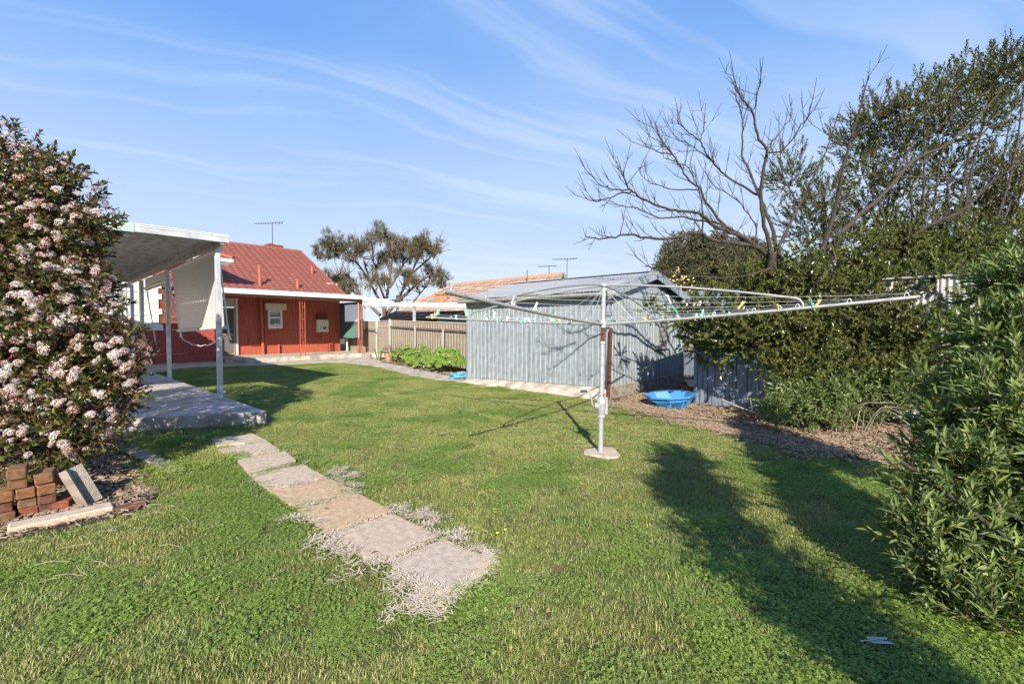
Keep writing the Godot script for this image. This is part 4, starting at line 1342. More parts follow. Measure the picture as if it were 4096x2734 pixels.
	part(up2, "cross_arm", bx(P(25.75, 4.1, 38.6), Vector3(1.2, 0.1, 0.12)), M.weathered_wood)
	var wl := MB.new()
	wl.tube(PackedVector3Array([P(-10, 5.0, 60), P(8, 4.2, 48), P(25.75, 4.15, 38.6), P(45, 4.2, 28)]), 0.02, 4)
	part(up2, "cable", wl, M.black_metal)

func shed() -> void:
	var t := thing("steel_shed", "large blue-grey ribbed steel shed with gabled corrugated roof", "shed", P(10.2, 0.2, 7))
	# concrete foot
	var ft := MB.new()
	ft.box(P(10.29, 0.12, 6.96), Vector3(3.94, 0.26, 4.3), Basis.IDENTITY, 0.01)
	part(t, "footing", ft, M.rough_concrete)
	var ap := MB.new()
	ap.quad(P(8.02, 0.0, 4.806), P(8.02, 0.0, 9.15), P(8.17, 0.05, 9.15), P(8.17, 0.17, 4.806))
	ap.quad(P(8.17, 0.17, 4.806), P(8.17, 0.05, 9.15), P(8.34, 0.14, 9.15), P(8.34, 0.252, 4.806))
	ap.quad(P(8.02, -0.05, 4.806), P(8.02, 0.0, 4.806), P(8.17, 0.17, 4.806), P(8.36, 0.252, 4.806))
	ap.tri(P(8.02, -0.05, 4.806), P(8.36, 0.252, 4.806), P(8.36, -0.05, 4.806))
	part(t, "sloped_footing", ap, M.concrete)
	for k in 6:
		var v0 := 4.87 + k * 0.705
		var v1 := v0 + 0.702
		var yb := func(v: float) -> float: return lerpf(0.245, 0.135, (v - 4.87) / 4.23)
		var o := 0.004 if k % 2 else 0.0
		part(t, "wall_sheet", rib_sheet(P(8.3 - o, yb.call(v0), v0), P(8.3 - o, yb.call(v1), v1), P(8.3 - o, 2.13, v0), P(8.3 - o, 2.13, v1), Vector3.LEFT, 0.14, 0.011, 0.028, 0.006), M.shed_steel if k % 2 else M.shed_steel_b)
	for k in 5:
		var u0 := 8.3 + k * 0.782
		var u1 := u0 + 0.779
		var o := 0.004 if k % 2 else 0.0
		part(t, "wall_sheet", rib_sheet(P(u0, 0.25, 4.85 - o), P(u1, 0.25, 4.85 - o), P(u0, 2.13, 4.85 - o), P(u1, 2.13, 4.85 - o), P(0, 0, -1), 0.13, 0.011, 0.028, 0.006), M.shed_steel_b if k % 2 else M.shed_steel)
	part(t, "wall_sheet", rib_sheet(P(12.21, 0.2, 4.85), P(12.21, 0.2, 9.1), P(12.21, 2.13, 4.85), P(12.21, 2.13, 9.1), Vector3.RIGHT, 0.14), M.shed_steel)
	part(t, "wall_sheet", rib_sheet(P(8.3, 0.1, 9.12), P(12.2, 0.1, 9.12), P(8.3, 2.2, 9.12), P(12.2, 2.2, 9.12), P(0, 0, 1), 0.14), M.shed_steel)
	part(t, "corner_trim", span(8.26, 8.34, 0.24, 2.14, 4.81, 4.87, 0.004), M.shed_steel)
	part(t, "corner_trim", span(12.17, 12.25, 0.24, 2.14, 4.81, 4.87, 0.004), M.shed_steel)
	part(t, "corner_trim", span(8.27, 8.33, 0.12, 2.14, 9.08, 9.16, 0.004), M.shed_steel)
	# head flashings and gutter
	part(t, "flashing", span(8.25, 8.3, 2.04, 2.21, 4.84, 9.16, 0.004), M.shed_roof)
	var gt := MB.new()
	gt.box(P(8.13, 2.17, 6.95), Vector3(0.16, 0.1, 4.75), Basis.IDENTITY, 0.03)
	part(t, "gutter", gt, M.shed_roof)
	# gable infill boards
	for k in 4:
		var y0 := 2.13 + k * 0.16
		var y1 := minf(y0 + 0.155, 2.72)
		var x0 := 8.28 + maxf(0.0, (y0 - 2.2)) / 0.262
		var x1 := 12.22 - maxf(0.0, (y0 - 2.2)) / 0.262
		var xa := minf(10.25, 8.28 + maxf(0.0, (y1 - 2.2)) / 0.262)
		var xb := maxf(10.25, 12.22 - maxf(0.0, (y1 - 2.2)) / 0.262)
		var gb := MB.new()
		gb.quad(P(x0, y0, 4.82 + 0.003 * k), P(x1, y0, 4.82 + 0.003 * k), P(xb, y1, 4.84), P(xa, y1, 4.84))
		gb.quad(P(x0, y0, 4.86), P(x1, y0, 4.86), P(x1, y0, 4.82 + 0.003 * k), P(x0, y0, 4.82 + 0.003 * k))
		part(t, "gable_board", gb, M.shed_steel_b)
	# roof
	for s in 2:
		var eave := P(8.03, 2.225, 4.66) if s == 0 else P(12.47, 2.225, 4.66)
		var ridge := P(10.25, 2.80, 4.66)
		var ax := (ridge - eave).normalized()
		var nr := ax.cross(P(0, 0, 1)).normalized()
		if nr.y < 0: nr = -nr
		for k in 6:
			var lift := 0.003 * (k % 2)
			part(t, "roof_sheet", wave_sheet(ax, P(0, 0, 1), nr, eave + P(0, lift, k * 0.765), eave.distance_to(ridge), 0.775, 0.08, 0.0095, 6), M.shed_roof)
		var bg := MB.new()
		var mid := (eave + ridge) / 2 + P(0, -0.09, 0.02)
		bg.box(mid, Vector3(0.03, 0.17, eave.distance_to(ridge) + 0.05), Basis.looking_at(ax), 0.004)
		part(t, "barge_board", bg, M.shed_steel)
		var bc := MB.new()
		bc.box((eave + ridge) / 2 + P(0, 0.012, 0.06), Vector3(0.12, 0.02, eave.distance_to(ridge) + 0.05), Basis.looking_at(ax), 0.004)
		part(t, "barge_cap", bc, M.shed_roof)
	var rc := MB.new()
	for s in [-1.0, 1.0]:
		rc.quad(P(10.25, 2.83, 4.64), P(10.25, 2.83, 9.26), P(10.25 + s * 0.17, 2.79, 9.26), P(10.25 + s * 0.17, 2.79, 4.64))
	part(t, "ridge_cap", rc, M.shed_roof)
	# louvre window
	var w := MB.new()
	for x in [10.58, 11.2]: w.box(P(x, 1.3, 4.81), Vector3(0.05, 0.68, 0.06), Basis.IDENTITY, 0.005)
	for y in [0.97, 1.62]: w.box(P(10.89, y, 4.808), Vector3(0.66, 0.05, 0.07), Basis.IDENTITY, 0.005)
	var win := part(t, "window_frame", w, M.shed_roof)
	part(win, "dark_room", span(10.6, 11.18, 0.99, 1.6, 4.826, 4.834), M.glass_dark)
	for r in 5:
		for q in 3:
			if r == 0 and q > 0: continue
			part(win, "louvre_pane", bx(P(10.7 + q * 0.18, 1.08 + r * 0.118, 4.815), Vector3(0.16, 0.1, 0.008), 0.0, Basis(Vector3.RIGHT, 0.3) * Basis(Vector3(0, 0, 1), R.randf_range(-0.05, 0.05))), M.old_galvanised)
	var st := MB.new()
	st.box(P(8.17, 0.72, 4.72), Vector3(0.05, 1.5, 0.04), Basis(Vector3(0, 0, 1), -0.015) * Basis(Vector3.RIGHT, 0.03), 0.004)
	st.box(P(8.17, 0.72, 4.74), Vector3(0.012, 1.5, 0.05), Basis(Vector3(0, 0, 1), -0.015) * Basis(Vector3.RIGHT, 0.03))
	single("rusty_stake", st, M.rust_iron, P(8.17, 0, 4.72), "rusty iron star picket standing against the near shed corner", "stake")

func back_sheds() -> void:
	var t := thing("small_steel_shed", "small blue-grey steel garden shed half hidden by glossy foliage", "shed", P(9.7, 0, 2.5))
	part(t, "wall_sheet", rib_sheet(P(8.92, 0.0, 3.02), P(8.92, 0.0, 3.3), P(8.92, 1.78, 3.02), P(8.92, 1.78, 3.3), Vector3.LEFT, 0.09, 0.02, 0.05, 0.03), M.blue_steel)
	for k in 3: part(t, "door_sheet", rib_sheet(P(8.9, 0.02, 1.9 + k * 0.375), P(8.9, 0.02, 2.27 + k * 0.375), P(8.9, 1.74, 1.9 + k * 0.375), P(8.9, 1.74, 2.27 + k * 0.375), Vector3.LEFT, 0.19, 0.018, 0.06, 0.04), M.blue_steel)
	part(t, "wall_sheet", rib_sheet(P(8.92, 0.0, 1.3), P(8.92, 0.0, 1.9), P(8.92, 1.78, 1.3), P(8.92, 1.78, 1.9), Vector3.LEFT, 0.09, 0.02, 0.05, 0.03), M.blue_steel)
	part(t, "wall_sheet", rib_sheet(P(8.92, 0.0, 3.3), P(10.6, 0.0, 3.3), P(8.92, 1.78, 3.3), P(10.6, 1.9, 3.3), P(0, 0, 1), 0.09, 0.02, 0.05, 0.03), M.blue_steel)
	var rf := MB.new()
	rf.quad(P(8.84, 1.8, 1.25), P(10.66, 1.95, 1.25), P(10.66, 1.95, 3.36), P(8.84, 1.8, 3.36))
	rf.quad(P(8.84, 1.74, 1.25), P(8.84, 1.8, 1.25), P(8.84, 1.8, 3.36), P(8.84, 1.74, 3.36))
	part(t, "roof", rf, M.blue_steel)
	# corrugated iron shed farther right
	var g := thing("corrugated_iron_shed", "old pale corrugated iron shed behind the right-hand foliage", "shed", P(10.8, 0, -0.8))
	for k in 7: part(g, "iron_sheet", wave_sheet(Vector3.UP, P(0, 0, 1), Vector3.LEFT, P(9.6 + 0.004 * (k % 2), 0.0, -3.6 + k * 0.69), 2.27, 0.7, 0.08, 0.01), M.old_galvanised)
	part(g, "roof", bx(P(11.2, 2.36, -1.2), Vector3(3.3, 0.03, 5.0), 0.0, Basis(Vector3(0, 0, 1), 0.05)), M.old_galvanised)
	for k in 4: part(g, "iron_sheet", wave_sheet(Vector3.UP, Vector3.RIGHT, P(0, 0, 1), P(9.6 + k * 0.7, 0.0, 1.22), 2.27, 0.7, 0.08, 0.01), M.old_galvanised)
	# pale garage beyond, seen between the sheds
	var b := thing("pale_garage", "pale grey ribbed garage seen in the gap between the sheds", "garage", P(15, 0, 5))
	for k in 9: part(b, "wall_sheet", rib_sheet(P(13.6, 0.85, 1.5 + k * 0.7), P(13.6, 0.85, 2.2 + k * 0.7), P(13.6, 2.15, 1.5 + k * 0.7), P(13.6, 2.15, 2.2 + k * 0.7), Vector3.LEFT, 0.12, 0.02, 0.05, 0.03), M.shed_roof)
	part(b, "lower_wall", span(13.62, 13.75, 0.0, 0.84, 1.5, 7.8), M.blue_steel)
	part(b, "plate", span(13.55, 13.6, 0.8, 0.88, 1.5, 7.8), M.plank_wood)
	part(b, "fascia", span(13.45, 13.5, 2.1, 2.28, 1.4, 7.9, 0.004), M.white_paint)
	for k in 8:
		part(b, "roof_sheet", wave_sheet(P(3.4, 0.5, 0).normalized(), P(0, 0, 1), Vector3.UP, P(13.42, 2.29, 1.4 + k * 0.8), 3.5, 0.8, 0.08, 0.01, 4), M.shed_roof)
	var ms := thing("wire_mesh_panel", "rusty wire mesh panel standing in the gap between sheds", "mesh panel", P(13.2, 0, 4.9))
	var mw := MB.new()
	for i in 5: mw.rod(P(13.2, 0.9, 4.3 + i * 0.3), P(13.2, 1.95, 4.3 + i * 0.3), 0.006, 4)
	for i in 6: mw.rod(P(13.2, 0.9 + i * 0.21, 4.3), P(13.2, 0.9 + i * 0.21, 5.5), 0.006, 4)
	part(ms, "mesh", mw, M.rust_iron)
	for v in [4.3, 5.5]: part(ms, "post", span(13.18, 13.22, 0, 2.0, v - 0.02, v + 0.02), M.rust_iron)

func clothesline() -> void:
	var c := P(4.64, 0, 2.8)
	var t := thing("rotary_clothesline", "galvanised rotary clothesline with four long arms on the lawn", "clothesline", c)
	var ft := MB.new()
	var o := PackedVector2Array()
	for k in 18:
		var a := TAU * k / 18
		var r := 0.2 + 0.025 * sin(a * 3 + 1) + R.randf_range(-0.012, 0.012)
		o.append(Vector2(4.66 + cos(a) * r, 2.78 + sin(a) * r))
	ft.plate(o, -0.05, 0.03)
	part(t, "concrete_foot", ft, M.paver_2)
	var top := c + Vector3(0.02, 1.99, 0.02)
	var low := c + Vector3(0.015, 1.53, 0.015)
	var p1 := MB.new()
	p1.tube(PackedVector3Array([c + Vector3(0, -0.02, 0), c + Vector3(0.004, 0.46, 0.004)]), 0.0295, 14)
	part(t, "lower_post", p1, M.galvanised)
	var p2 := MB.new()
	p2.tube(PackedVector3Array([c + Vector3(0.006, 0.66, 0.006), c + Vector3(0.012, 1.3, 0.012)]), 0.0285, 14)
	p2.tube(PackedVector3Array([c + Vector3(0.012, 1.3, 0.012), c + Vector3(0.012, 1.33, 0.012)]), 0.035, 14)
	part(t, "upper_post", p2, M.galvanised)
	var p2b := MB.new()
	p2b.tube(PackedVector3Array([c + Vector3(0.012, 1.33, 0.012), low]), 0.0245, 14)
	part(t, "rusty_collar", p2b, M.rust_iron)
	var p3 := MB.new()
	p3.tube(PackedVector3Array([low, top]), 0.026, 14)
	part(t, "mast", p3, M.galvanised)
	var hb := MB.new()
	hb.lathe(low, [Vector2(0.026, -0.05), Vector2(0.042, -0.04), Vector2(0.042, 0.03), Vector2(0.028, 0.05)], 14)
	hb.lathe(top, [Vector2(0.026, -0.03), Vector2(0.05, -0.02), Vector2(0.05, 0.004), Vector2(0.0, 0.02)], 14)
	part(t, "hub", hb, M.galvanised)
	# crank gear
	var gc := MB.new()
	var g0 := c + Vector3(0.005, 0, 0.005)
	gc.lathe(g0, [Vector2(0.034, 0.43), Vector2(0.046, 0.435), Vector2(0.046, 0.455), Vector2(0.036, 0.465), Vector2(0.052, 0.56), Vector2(0.06, 0.6), Vector2(0.058, 0.625), Vector2(0.034, 0.69), Vector2(0.048, 0.695), Vector2(0.048, 0.715), Vector2(0.03, 0.72)], 16)
	var gear := part(t, "crank_gear_case", gc, M.galvanised)
	var left := P(-0.78, 0, 0.62).normalized()
	var bump := MB.new()
	bump.tube(PackedVector3Array([g0 + Vector3(0, 0.57, 0), g0 + Vector3(0, 0.57, 0) + left * 0.085]), [0.045, 0.035], 12)
	part(gear, "gear_boss", bump, M.galvanised)
	var fl := MB.new()
	var rt := -left
	fl.box(g0 + Vector3(0, 0.57, 0) + rt * 0.05, Vector3(0.06, 0.2, 0.012), Basis(rt, Vector3.UP, rt.cross(Vector3.UP)), 0.004)
	part(gear, "flange", fl, M.galvanised)
	var ck := MB.new()
	var h0 := g0 + Vector3(0, 0.57, 0) + left * 0.09
	ck.tube(PackedVector3Array([h0, h0 + left * 0.02 + Vector3(0, 0.02, 0), h0 + left * 0.045 + Vector3(0, 0.15, 0), h0 + left * 0.06 + Vector3(0, 0.175, 0), h0 + left * 0.1 + Vector3(0, 0.18, 0)]), 0.009, 8)
	part(gear, "crank_handle", ck, M.galvanised)
	var gr := MB.new()
	gr.tube(PackedVector3Array([h0 + left * 0.09 + Vector3(0, 0.18, 0), h0 + left * 0.16 + Vector3(0, 0.178, 0)]), [0.013, 0.016], 10)
	part(gear, "handle_grip", gr, M.black_metal)
	# arms and their curved struts
	var dirs := [P(-2.75, 0, -0.46), P(-0.46, 0, 2.75), P(2.75, 0, 0.46), P(0.46, 0, -2.75)]
	var tips := [1.73, 1.64, 1.67, 1.75]
	var arm := func(i: int, f: float) -> Vector3:
		var d: Vector3 = dirs[i]
		return low + d * f + Vector3(0, (tips[i] - 1.53) * pow(f, 1.25), 0)
	for i in 4:
		var a := MB.new()
		var pts := PackedVector3Array()
		for k in 9: pts.append(arm.call(i, 0.01 + 0.99 * k / 8.0))
		a.tube(pts, 0.0165, 10, false)
		a.tube(PackedVector3Array([arm.call(i, 0.9995), arm.call(i, 0.985)]), 0.012, 10)
		var am := part(t, "arm", a, M.old_galvanised)
		var hk := MB.new()
		for r in [0.17, 0.3, 0.43, 0.56, 0.69, 0.83, 0.97]:
			var b: Vector3 = arm.call(i, r)
			var ph := PackedVector3Array()
			for k in 7:
				var g := PI * k / 6.0
				ph.append(b + (dirs[i] as Vector3).normalized() * (0.016 * cos(g)) + Vector3(0, 0.012 + 0.034 * sin(g), 0))
			hk.tube(ph, 0.004, 5)
		part(am, "line_hook", hk, M.wire)
		var s := MB.new()
		var e: Vector3 = arm.call(i, 0.7)
		var sp := PackedVector3Array([top + Vector3(0, -0.01, 0)])
		var near_end: Vector3 = arm.call(i, 0.68)
		near_end.y = e.y + 0.1
		for k in range(1, 6): sp.append(top.lerp(near_end, k / 6.0) + Vector3(0, 0.03 * sin(PI * k / 6.0), 0))
		sp.append(near_end); sp.append(arm.call(i, 0.695) + Vector3(0, 0.085, 0)); sp.append(arm.call(i, 0.705) + Vector3(0, 0.04, 0)); sp.append(arm.call(i, 0.705))
		s.tube(sp, 0.0115, 8)
		part(t, "strut", s, M.old_galvanised)
		var stw := MB.new()
		for f in [0.14, 0.24]: stw.rod(top + Vector3(0, -0.03, 0), arm.call(i, f), 0.0028, 4)
		part(t, "stay_wire", stw, M.wire)
	var radii := [0.17, 0.3, 0.43, 0.56, 0.69, 0.83, 0.97]
	var line := func(i: int, k: int, f: float) -> Vector3:
		var a: Vector3 = arm.call(i, radii[k]) + Vector3(0, 0.04, 0)
		var b: Vector3 = arm.call((i + 1) % 4, radii[k]) + Vector3(0, 0.04, 0)
		return a.lerp(b, f) - Vector3(0, 0.05 * radii[k] * 4 * f * (1 - f), 0)
	for i in 4:
		for k in radii.size():
			var w := MB.new()
			var pts := PackedVector3Array()
			for q in 7: pts.append(line.call(i, k, q / 6.0))
			w.tube(pts, 0.0016, 4, false)
			part(t, "line", w, M.wire)
	# pegs
	var pr := MB.new()
	pr.box(Vector3(0, -0.012, 0.006), Vector3(0.011, 0.075, 0.006), Basis(Vector3.RIGHT, 0.1), 0.002)
	var prong := pr.build()
	var sg := MB.new()
	sg.tube(PackedVector3Array([Vector3(-0.008, -0.004, 0), Vector3(0.008, -0.004, 0)]), 0.005, 6)
	var spring := sg.build()
	var plan := [[0, 26], [1, 7], [2, 15], [3, 8]]
	var hues := ["white", "mint", "yellow", "teal"]
	var where := ["on the left lines beside the shed wall", "on the far lines behind the mast", "on the right lines before the sheds", "on the near lines in front of the mast"]
	for q in plan:
		for j in q[1]:
			var k := R.randi_range(1, 6)
			var f := R.randf_range(0.06, 0.94)
			if q[0] == 0: f = R.randf_range(0.3, 0.97)
			var hue: int = [0, 0, 0, 1, 1, 2, 3][R.randi_range(0, 6)]
			var at: Vector3 = line.call(q[0], k, f)
			var d := (line.call(q[0], k, f + 0.02) as Vector3) - at
			var pg := Node3D.new()
			pg.name = numbered("clothes_peg")
			pg.transform = Transform3D(Basis(Vector3.UP, atan2(d.x, d.z) + PI / 2) * Basis(Vector3.RIGHT, R.randf_range(-0.5, 0.5)) * Basis(Vector3(0, 0, 1), R.randf_range(-0.7, 0.7)), at + Vector3(0, -0.012, 0))
			tag(pg, "%s peg on the %s %s line, %s" % [hues[hue], ["", "second", "third", "fourth", "fifth", "sixth", "outermost"][k], ["left-hand clothes", "far-side clothes", "right-hand clothes", "near-side clothes"][q[0]], "about halfway along" if absf(f - 0.5) < 0.22 else "near its left end" if (f > 0.5) == (q[0] == 2) else "near its right end"], "clothes peg", "%s clothes pegs %s" % [hues[hue], where[q[0]]])
			add_child(pg)
			for s in 2:
				var x := MeshInstance3D.new()
				x.name = "prong"
				x.mesh = prong
				x.material_override = M["peg_%d" % hue]
				x.rotation.y = PI * s
				pg.add_child(x, true)
			var y := MeshInstance3D.new()
			y.name = "spring"
			y.mesh = spring
			y.material_override = M.wire
			pg.add_child(y, true)

func yard_things() -> void:
	# stepping slabs
	var names := ["farthest shaded stepping slab at the foot of the pergola step", "second stepping slab from the pergola step, half in shade", "third stepping slab from the pergola step, pale grey", "fourth stepping slab from the pergola step, wide and pale", "yellowish stained stepping slab in the middle of the row", "tan stepping slab, third from the near end of the row", "large grey stepping slab, second from the near end of row", "nearest stepping slab with its outer corner rounded off"]
	for i in PAVERS.size():
		var o := outline(PAVERS[i])
		var sm := PackedVector2Array()
		for k in o.size():
			var a := o[k]
			var b := o[(k + 1) % o.size()]
			for e in 6:
				var p := a.lerp(b, e / 6.0)
				sm.append(p + Vector2(R.randf_range(-0.006, 0.006), R.randf_range(-0.006, 0.006)))
		var mb := MB.new()
		mb.plate(sm, -0.03, 0.028 + 0.004 * (i % 3))
		var ctr := Vector2.ZERO
		for p in o: ctr += p / o.size()
		single("stepping_slab", mb, M["paver_%d" % [2, 2, 0, 0, 1, 1, 0, 2][i]], P(ctr.x, 0, ctr.y), names[i], "paving slab", "stepping slabs across the lawn")
	# wading pool shell
	var pl := thing("paddling_pool", "blue plastic shell paddling pool lying on the mulch", "paddling pool", P(8.31, 0, 3.5))
	var c := P(8.31, 0.02, 3.52)
	var sides := 8
	var ring := func(r: float, y: float, k: int, sq: float) -> Vector3:
		var a := TAU * (k + 0.5) / sides
		return c + Vector3(cos(a) * r, y, sin(a) * r * sq) + Vector3(0, (0.035 * cos(a - 0.8)) if y > 0.1 else 0.0, 0)
	var prof := [[0.0, 0.03], [0.30, 0.03], [0.40, 0.205], [0.475, 0.215], [0.475, 0.185], [0.415, 0.18], [0.405, 0.12], [0.36, 0.115], [0.31, 0.0], [0.0, 0.0]]
	var shell := MB.new()
	for i in prof.size() - 1:
		for k in sides:
			var a: Array = prof[i]
			var b: Array = prof[i + 1]
			shell.quad(ring.call(a[0], a[1], k, 1.0), ring.call(a[0], a[1], k + 1, 1.0), ring.call(b[0], b[1], k + 1, 1.0), ring.call(b[0], b[1], k, 1.0))
	part(pl, "tub", shell, M.blue_plastic)
	for k in sides:
		for e in 7:
			var f := 0.2 + e * 0.1
			var a: Vector3 = (ring.call(0.402, 0.11, k, 1.0) as Vector3).lerp(ring.call(0.402, 0.11, k + 1, 1.0), f)
			var b: Vector3 = (ring.call(0.325, 0.01, k, 1.0) as Vector3).lerp(ring.call(0.325, 0.01, k + 1, 1.0), f)
			var mb := MB.new()
			mb.rod(a, b, 0.008, 5)
			part(pl, "rib", mb, M.blue_plastic)
	# coiled hose by the shed
	var hs := MB.new()
	var pts := PackedVector3Array()
	for k in 150:
		var a := k * 0.36
		var r := 0.2 + 0.09 * sin(k * 0.23) + 0.02 * sin(k * 1.7)
		pts.append(P(8.62 + cos(a) * r * 1.1, 0.06 + 0.12 * k / 150.0 * (0.6 + 0.4 * sin(k * 0.9)), 9.85 + sin(a) * r * 0.9))
	hs.tube(pts, 0.013, 6)
	single("garden_hose", hs, M.hose_blue, P(8.62, 0.03, 9.85), "coiled pale blue garden hose on the bed beside the shed", "hose")
	# old boards on the ground between the sheds
	var bl := ["uppermost grey board lying in the gap between the sheds", "middle grey board lying in the gap between the sheds", "lowest grey board lying in the gap between the sheds"]
	for i in 3:
		var mb := MB.new()
		mb.box(P(10.9 + i * 0.14, 0.15 - i * 0.05, 4.1 - i * 0.2), Vector3(0.95, 0.03, 0.2), Basis(Vector3.UP, 0.5 + i * 0.12) * Basis(Vector3(0, 0, 1), 0.06), 0.004)
		single("loose_board", mb, M.plank_wood, P(10.9 + i * 0.14, 0.02, 4.1 - i * 0.2), bl[i], "board", "boards between the sheds")
	# brick stack: front faces run along a line slightly turned
	var ex := P(0.71, 0, -0.02).normalized()
	ex = P(1, 0, 0.03).normalized()
	var bt := MB.new()
	bt.box(Vector3.ZERO, Vector3(0.106, 0.077, 0.21), Basis.IDENTITY, 0.006)
	var mesh := bt.build()
	var face := Basis(ex, Vector3.UP, ex.cross(Vector3.UP))
	var o := P(0.0, 0.0, 5.28)
	var ad := ["bottom brick at the left end of the brick stack", "second brick up at the left end of the brick stack", "third brick up at the left end of the brick stack", "red bottom brick in the second column of the brick stack", "pale middle brick in the second column of the brick stack", "orange third brick up in the second column of the stack", "brown fourth brick up in the tallest column of the stack", "topmost brown brick of the tallest column in the stack", "dark red bottom brick in the third column of the stack", "plum second brick up in the third column of the stack", "chipped orange third brick up in the third column", "tilted brown brick lying on top of the third column", "red brick set at an angle at the right end of stack", "red broken brick lying behind the third column of the stack"]
	var set_ := [[-0.06, 0, 4, 0.0], [-0.065, 1, 2, 0.02], [-0.07, 2, 0, 0.0], [0.052, 0, 1, 0.03], [0.05, 1, 3, -0.02], [0.04, 2, 0, 0.05], [0.01, 3, 4, 0.0], [0.012, 4, 4, 0.06], [0.16, 0, 2, 0.03], [0.162, 1, 2, 0.05], [0.15, 2, 0, -0.04], [0.165, 3, 4, 0.15], [0.272, 0, 1, 0.35], [0.21, 2, 1, 0.5]]
	for i in set_.size():
		var s: Array = set_[i]
		var at: Vector3 = o + ex * s[0] + Vector3(0, 0.04 + s[1] * 0.0795, 0)
		if i == 13: at += face.z * -0.17
		if i == 12: at += face.z * 0.02
		var b := MeshInstance3D.new()
		b.name = numbered("loose_brick")
		b.mesh = mesh
		b.material_override = M["old_brick_%d" % s[2]]
		b.transform = Transform3D(face * Basis(Vector3.UP, -s[3] + R.randf_range(-0.08, 0.08)) * (Basis(Vector3(0, 0, 1), 0.08) if i == 11 else Basis.IDENTITY), at + face * Vector3(R.randf_range(-0.006, 0.006), 0, R.randf_range(-0.02, 0.02)) + (Vector3(0, 0.008, 0) if i == 11 else Vector3.ZERO))
		tag(b, ad[i], "brick", "bricks stacked by the flowering bush")
		add_child(b)
	# leaning concrete offcut with a notch
	var wd := MB.new()
	var wo := P(0.41, 0, 5.2)
	var pr := [Vector2(-0.1, 0.0), Vector2(-0.04, 0.05), Vector2(0.0, 0.085), Vector2(0.03, 0.05), Vector2(0.085, 0.03), Vector2(0.11, 0.09), Vector2(0.0, 0.13), Vector2(-0.075, 0.1)]
	var lb := face * Basis(Vector3.RIGHT, -0.45)
	var outl := [Vector2(-0.075, 0.0), Vector2(-0.02, 0.06), Vector2(0.06, 0.02), Vector2(0.08, 0.09), Vector2(-0.01, 0.16), Vector2(-0.08, 0.09)]
	for s in [0.0, 0.34]:
		for q in [[0, 1, 4], [0, 4, 5], [1, 2, 3], [1, 3, 4]]:
			var pp := []
			for e in q: pp.append(wo + face * (Basis(Vector3(0, 0, 1), 0.2) * Basis(Vector3.UP, 0.55) * Basis(Vector3.RIGHT, -0.3) * Vector3(outl[e].x, s, outl[e].y * -1.0 + 0.1)) + Vector3(0.01, 0.0, 0))
			if s == 0.0: wd.tri(pp[0], pp[2], pp[1])
			else: wd.tri(pp[0], pp[1], pp[2])
	for k in 6:
		var a: Vector2 = outl[k]
		var b: Vector2 = outl[(k + 1) % 6]
		var g := func(e: Vector2, s: float) -> Vector3: return wo + face * (Basis(Vector3(0, 0, 1), 0.2) * Basis(Vector3.UP, 0.55) * Basis(Vector3.RIGHT, -0.3) * Vector3(e.x, s, e.y * -1.0 + 0.1)) + Vector3(0, 0.0, 0)
		wd.quad(g.call(a, 0.0), g.call(b, 0.0), g.call(b, 0.34), g.call(a, 0.34))
	single("concrete_offcut", wd, M.rough_concrete, wo, "notched grey concrete offcut leaning beside the brick stack", "concrete block")
	var kb := MB.new()
	kb.box(P(0.24, 0.025, 4.9), Vector3(0.58, 0.06, 0.16), face * Basis(Vector3.UP, -0.06), 0.012)
	single("concrete_edging", kb, M.paver_0, P(0.24, 0, 4.9), "long pale concrete edging strip lying before the brick stack", "edging")
	var dk := MB.new()
	dk.box(P(0.63, 0.01, 4.83), Vector3(0.2, 0.05, 0.11), face, 0.008)
	single("edging_brick", dk, M.old_brick_2, P(0.62, 0, 4.83), "dark red brick sunk in soil at the end of edging strip", "brick")
	var kp := MB.new()
	kp.box(P(1.02, 0.02, 6.3), Vector3(0.16, 0.06, 1.5), Basis(Vector3.UP, 0.12), 0.01)
	single("timber_edging", kp, M.plank_wood, P(1.02, 0, 6.3), "grey edging strip running from the bush towards the step", "edging")
	# planter, pots by the bed
	var tb := thing("tub_planter", "low pale round timber tub on the path by the stoop corner", "planter", P(10.15, 0.13, 17.55))
	for k in 14:
		var a := TAU * k / 14
		part(tb, "stave", bx(P(10.15, 0.24, 17.55) + Vector3(cos(a) * 0.2, 0, sin(a) * 0.2), Vector3(0.02, 0.2, 0.086), 0.003, Basis(Vector3.UP, -a)), M.plank_wood)
	part(tb, "potting_soil", bx(P(10.15, 0.3, 17.55), Vector3(0.27, 0.02, 0.27)), M.soil)
	for i in 2:
		var pt := thing("terracotta_pot", ["terracotta flower pot with a small red-green plant", "lower terracotta flower pot between strap plant and mallow"][i], "flower pot", P(10.3 + i * 0.12, 0.12, 16.1 - i * 0.45))
		var mb := MB.new()
		mb.lathe(pt.position, [Vector2(0.0, 0.0), Vector2(0.12, 0.0), Vector2(0.17, 0.24), Vector2(0.19, 0.24), Vector2(0.19, 0.29), Vector2(0.155, 0.29), Vector2(0.13, 0.2), Vector2(0, 0.2)], 16)
		part(pt, "pot", mb, M.terracotta_0)

